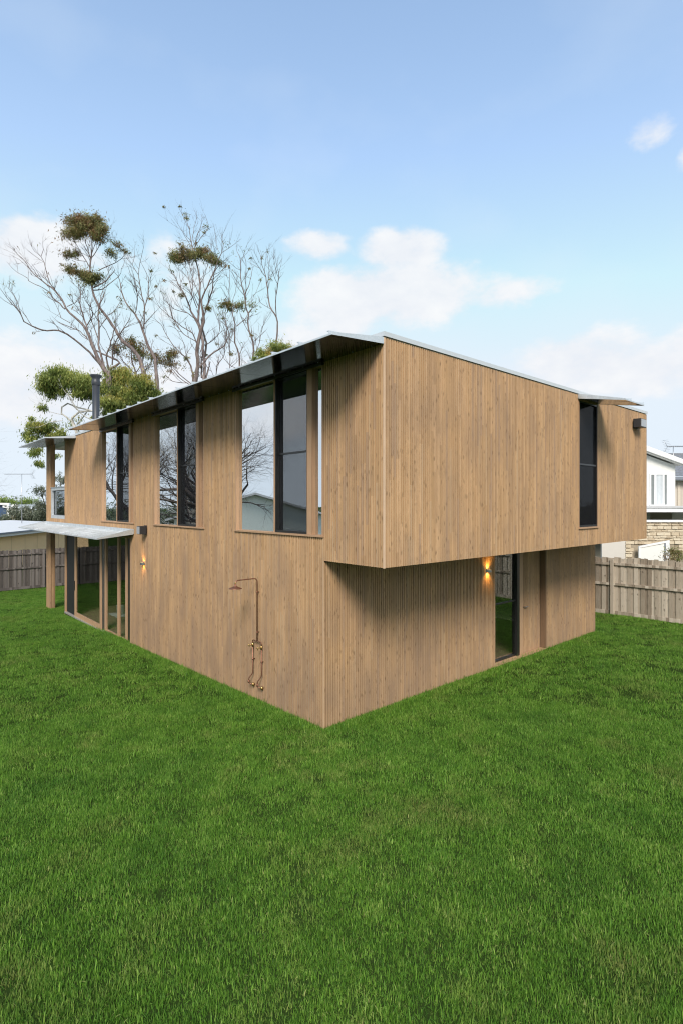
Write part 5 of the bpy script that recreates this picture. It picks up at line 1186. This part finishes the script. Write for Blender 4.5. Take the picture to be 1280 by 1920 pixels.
# ================================================================== grass
def m_grass():
    m = bpy.data.materials.new('grass_blades'); m.use_nodes = True; nt = m.node_tree; nt.nodes.clear()
    geo = nt.nodes.new('ShaderNodeNewGeometry'); oi = nt.nodes.new('ShaderNodeObjectInfo'); uv = nt.nodes.new('ShaderNodeUVMap')
    sp = nt.nodes.new('ShaderNodeSeparateXYZ'); link(nt, uv.outputs[0], sp.inputs[0])
    big = noise(nt, geo.outputs['Position'], .55, 5, .65); med = noise(nt, geo.outputs['Position'], 2.3, 3, .6)
    v = M(nt, 'ADD', M(nt, 'MULTIPLY', sp.outputs[0], .62), M(nt, 'MULTIPLY', oi.outputs['Random'], .22))
    v = M(nt, 'ADD', v, M(nt, 'MULTIPLY', M(nt, 'SUBTRACT', med, .5), .5))
    c = ramp(nt, v, [(.0, (.046, .120, .013)), (.35, (.120, .270, .031)), (.60, (.232, .430, .055)), (1.0, (.56, .70, .19))])
    dry = M(nt, 'MULTIPLY', M(nt, 'SUBTRACT', M(nt, 'ADD', M(nt, 'MULTIPLY', big, .85), M(nt, 'MULTIPLY', med, .38)), .64, clamp=True), 3.6, clamp=True)
    dry = M(nt, 'MULTIPLY', dry, M(nt, 'GREATER_THAN', sp.outputs[0], .35))
    c = MIX(nt, M(nt, 'MULTIPLY', dry, .80), c, (.30, .235, .10))
    c = MIX(nt, M(nt, 'MULTIPLY', M(nt, 'GREATER_THAN', sp.outputs[0], .982), .7), c, (.42, .42, .15))
    c = MIX(nt, M(nt, 'MULTIPLY', M(nt, 'SUBTRACT', .5, big, clamp=True), 2.0, clamp=True), c, (.055, .17, .03))
    d = nt.nodes.new('ShaderNodeBsdfPrincipled'); link(nt, c, d.inputs['Base Color']); d.inputs['Roughness'].default_value = .5; d.inputs['Specular IOR Level'].default_value = .25
    t = nt.nodes.new('ShaderNodeBsdfTranslucent'); link(nt, c, t.inputs[0]); mx = nt.nodes.new('ShaderNodeMixShader'); mx.inputs[0].default_value = .4
    out = nt.nodes.new('ShaderNodeOutputMaterial'); link(nt, d.outputs[0], mx.inputs[1]); link(nt, t.outputs[0], mx.inputs[2]); link(nt, mx.outputs[0], out.inputs[0]); return m
GRASS = m_grass()
tuft_col = bpy.data.collections.new('grass_tufts')
def tuft(i, fine):
    rng = np.random.default_rng(100 + i); V = []; F = []; UV = []
    nb = 56 if fine else 36
    for k in range(nb):
        a = rng.uniform(0, 6.283); rad = .13 * rng.random() ** .6; bx_, by_ = rad * math.cos(a), rad * math.sin(a)
        h = rng.uniform(.028, .060) * (1.7 if rng.random() < .08 else 1); th = rng.uniform(0, 6.283); lean = abs(rng.normal(.34, .28)); wd = rng.uniform(.0015, .0029) * (1 if fine else 1.9)
        dx, dy = math.cos(th), math.sin(th); sx_, sy_ = -dy, dx; b = len(V); n = 4; curl = rng.uniform(.4, 1.7)
        x = y = z = 0.0; ang = lean * .5
        for j in range(n):
            wj = wd * (1 - (j / n) ** 1.6); V.append((bx_ + dx * x + sx_ * wj, by_ + dy * x + sy_ * wj, z)); V.append((bx_ + dx * x - sx_ * wj, by_ + dy * x - sy_ * wj, z))
            x += math.sin(ang) * h / n; z += math.cos(ang) * h / n; ang += lean * curl / n * 2
        V.append((bx_ + dx * x, by_ + dy * x, z)); c = rng.random()
        for j in range(n - 1): F.append((b + 2 * j, b + 2 * j + 1, b + 2 * j + 3, b + 2 * j + 2)); UV += [(c, j / n)] * 4
        F.append((b + 2 * n - 2, b + 2 * n - 1, b + 2 * n)); UV += [(c, 1)] * 3
    me = bpy.data.meshes.new('tuft'); me.from_pydata(V, [], F); ul = me.uv_layers.new(name='UVMap'); ul.data.foreach_set('uv', np.array(UV, dtype=np.float32).ravel())
    me.materials.append(GRASS); o = bpy.data.objects.new('tuft', me); tuft_col.objects.link(o)
for i in range(12): tuft(i, i < 8)
g = np.random.default_rng(77); CX, CY = 6.606, -5.483
pts = []
def scatter(n, x0, x1, y0, y1, keep, lo, hi):
    p = np.stack([g.uniform(x0, x1, n), g.uniform(y0, y1, n)], 1)
    r = np.hypot(p[:, 0] - CX, p[:, 1] - CY); k = keep(p, r) & ~((p[:, 0] > XL - .02) & (p[:, 0] < .035) & (p[:, 1] > -.03) & (p[:, 1] < YB))
    k &= ~((p[:, 0] > XP) & (p[:, 0] < -16.66) & (p[:, 1] > -.01) & (p[:, 1] < .18))
    p = p[k]; s = g.uniform(lo, hi, len(p)); pts.append(np.concatenate([p, s[:, None]], 1))
scatter(86000, -6, 14, -9, 8, lambda p, r: r < 10.5, .60, 1.12)
scatter(90000, -24.2, 13, -13.8, 12.9, lambda p, r: r >= 10.5, .78, 1.25)
# a longer unmown fringe against the walls
n = 2600; u = g.random(n); q = np.where(g.random(n) < .55, 1, 0)
px_ = np.where(q == 1, -14.6 * u, .05 + .07 * g.random(n)); py_ = np.where(q == 1, -.05 - .07 * g.random(n), YB * u)
pts.append(np.stack([px_, py_, g.uniform(1.0, 1.6, n)], 1))
P = np.concatenate(pts); n = len(P)
zz = np.array([gz(x) for x in P[:, 0]]) - .004
me = bpy.data.meshes.new('grass'); me.vertices.add(n); me.vertices.foreach_set('co', np.stack([P[:, 0], P[:, 1], zz], 1).astype(np.float32).ravel())
for nm, arr in (('ts', P[:, 2]), ('tr', g.uniform(0, 6.283, n))):
    at = me.attributes.new(nm, 'FLOAT', 'POINT'); at.data.foreach_set('value', arr.astype(np.float32))
go = bpy.data.objects.new('grass', me); COL.objects.link(go); tag(go, 'dense green lawn grass around the timber house', 'grass', kind='stuff'); me.materials.append(GRASS)
ng = bpy.data.node_groups.new('grass_scatter', 'GeometryNodeTree')
ng.interface.new_socket('Geometry', in_out='INPUT', socket_type='NodeSocketGeometry'); ng.interface.new_socket('Geometry', in_out='OUTPUT', socket_type='NodeSocketGeometry')
gi = ng.nodes.new('NodeGroupInput'); go_ = ng.nodes.new('NodeGroupOutput'); m2p = ng.nodes.new('GeometryNodeMeshToPoints'); iop = ng.nodes.new('GeometryNodeInstanceOnPoints'); ci = ng.nodes.new('GeometryNodeCollectionInfo')
ci.inputs['Collection'].default_value = tuft_col; ci.inputs['Separate Children'].default_value = True; ci.inputs['Reset Children'].default_value = True
def attr(nm):
    a = ng.nodes.new('GeometryNodeInputNamedAttribute'); a.data_type = 'FLOAT'; a.inputs['Name'].default_value = nm; return a.outputs['Attribute']
cb = ng.nodes.new('ShaderNodeCombineXYZ'); ng.links.new(attr('tr'), cb.inputs[2])
e2r = ng.nodes.new('FunctionNodeEulerToRotation'); ng.links.new(cb.outputs[0], e2r.inputs[0])
L = ng.links.new; L(gi.outputs[0], m2p.inputs[0]); L(m2p.outputs[0], iop.inputs['Points']); L(ci.outputs[0], iop.inputs['Instance']); iop.inputs['Pick Instance'].default_value = True
L(e2r.outputs[0], iop.inputs['Rotation']); L(attr('ts'), iop.inputs['Scale']); L(iop.outputs[0], go_.inputs[0])
mod = go.modifiers.new('scatter', 'NODES'); mod.node_group = ng
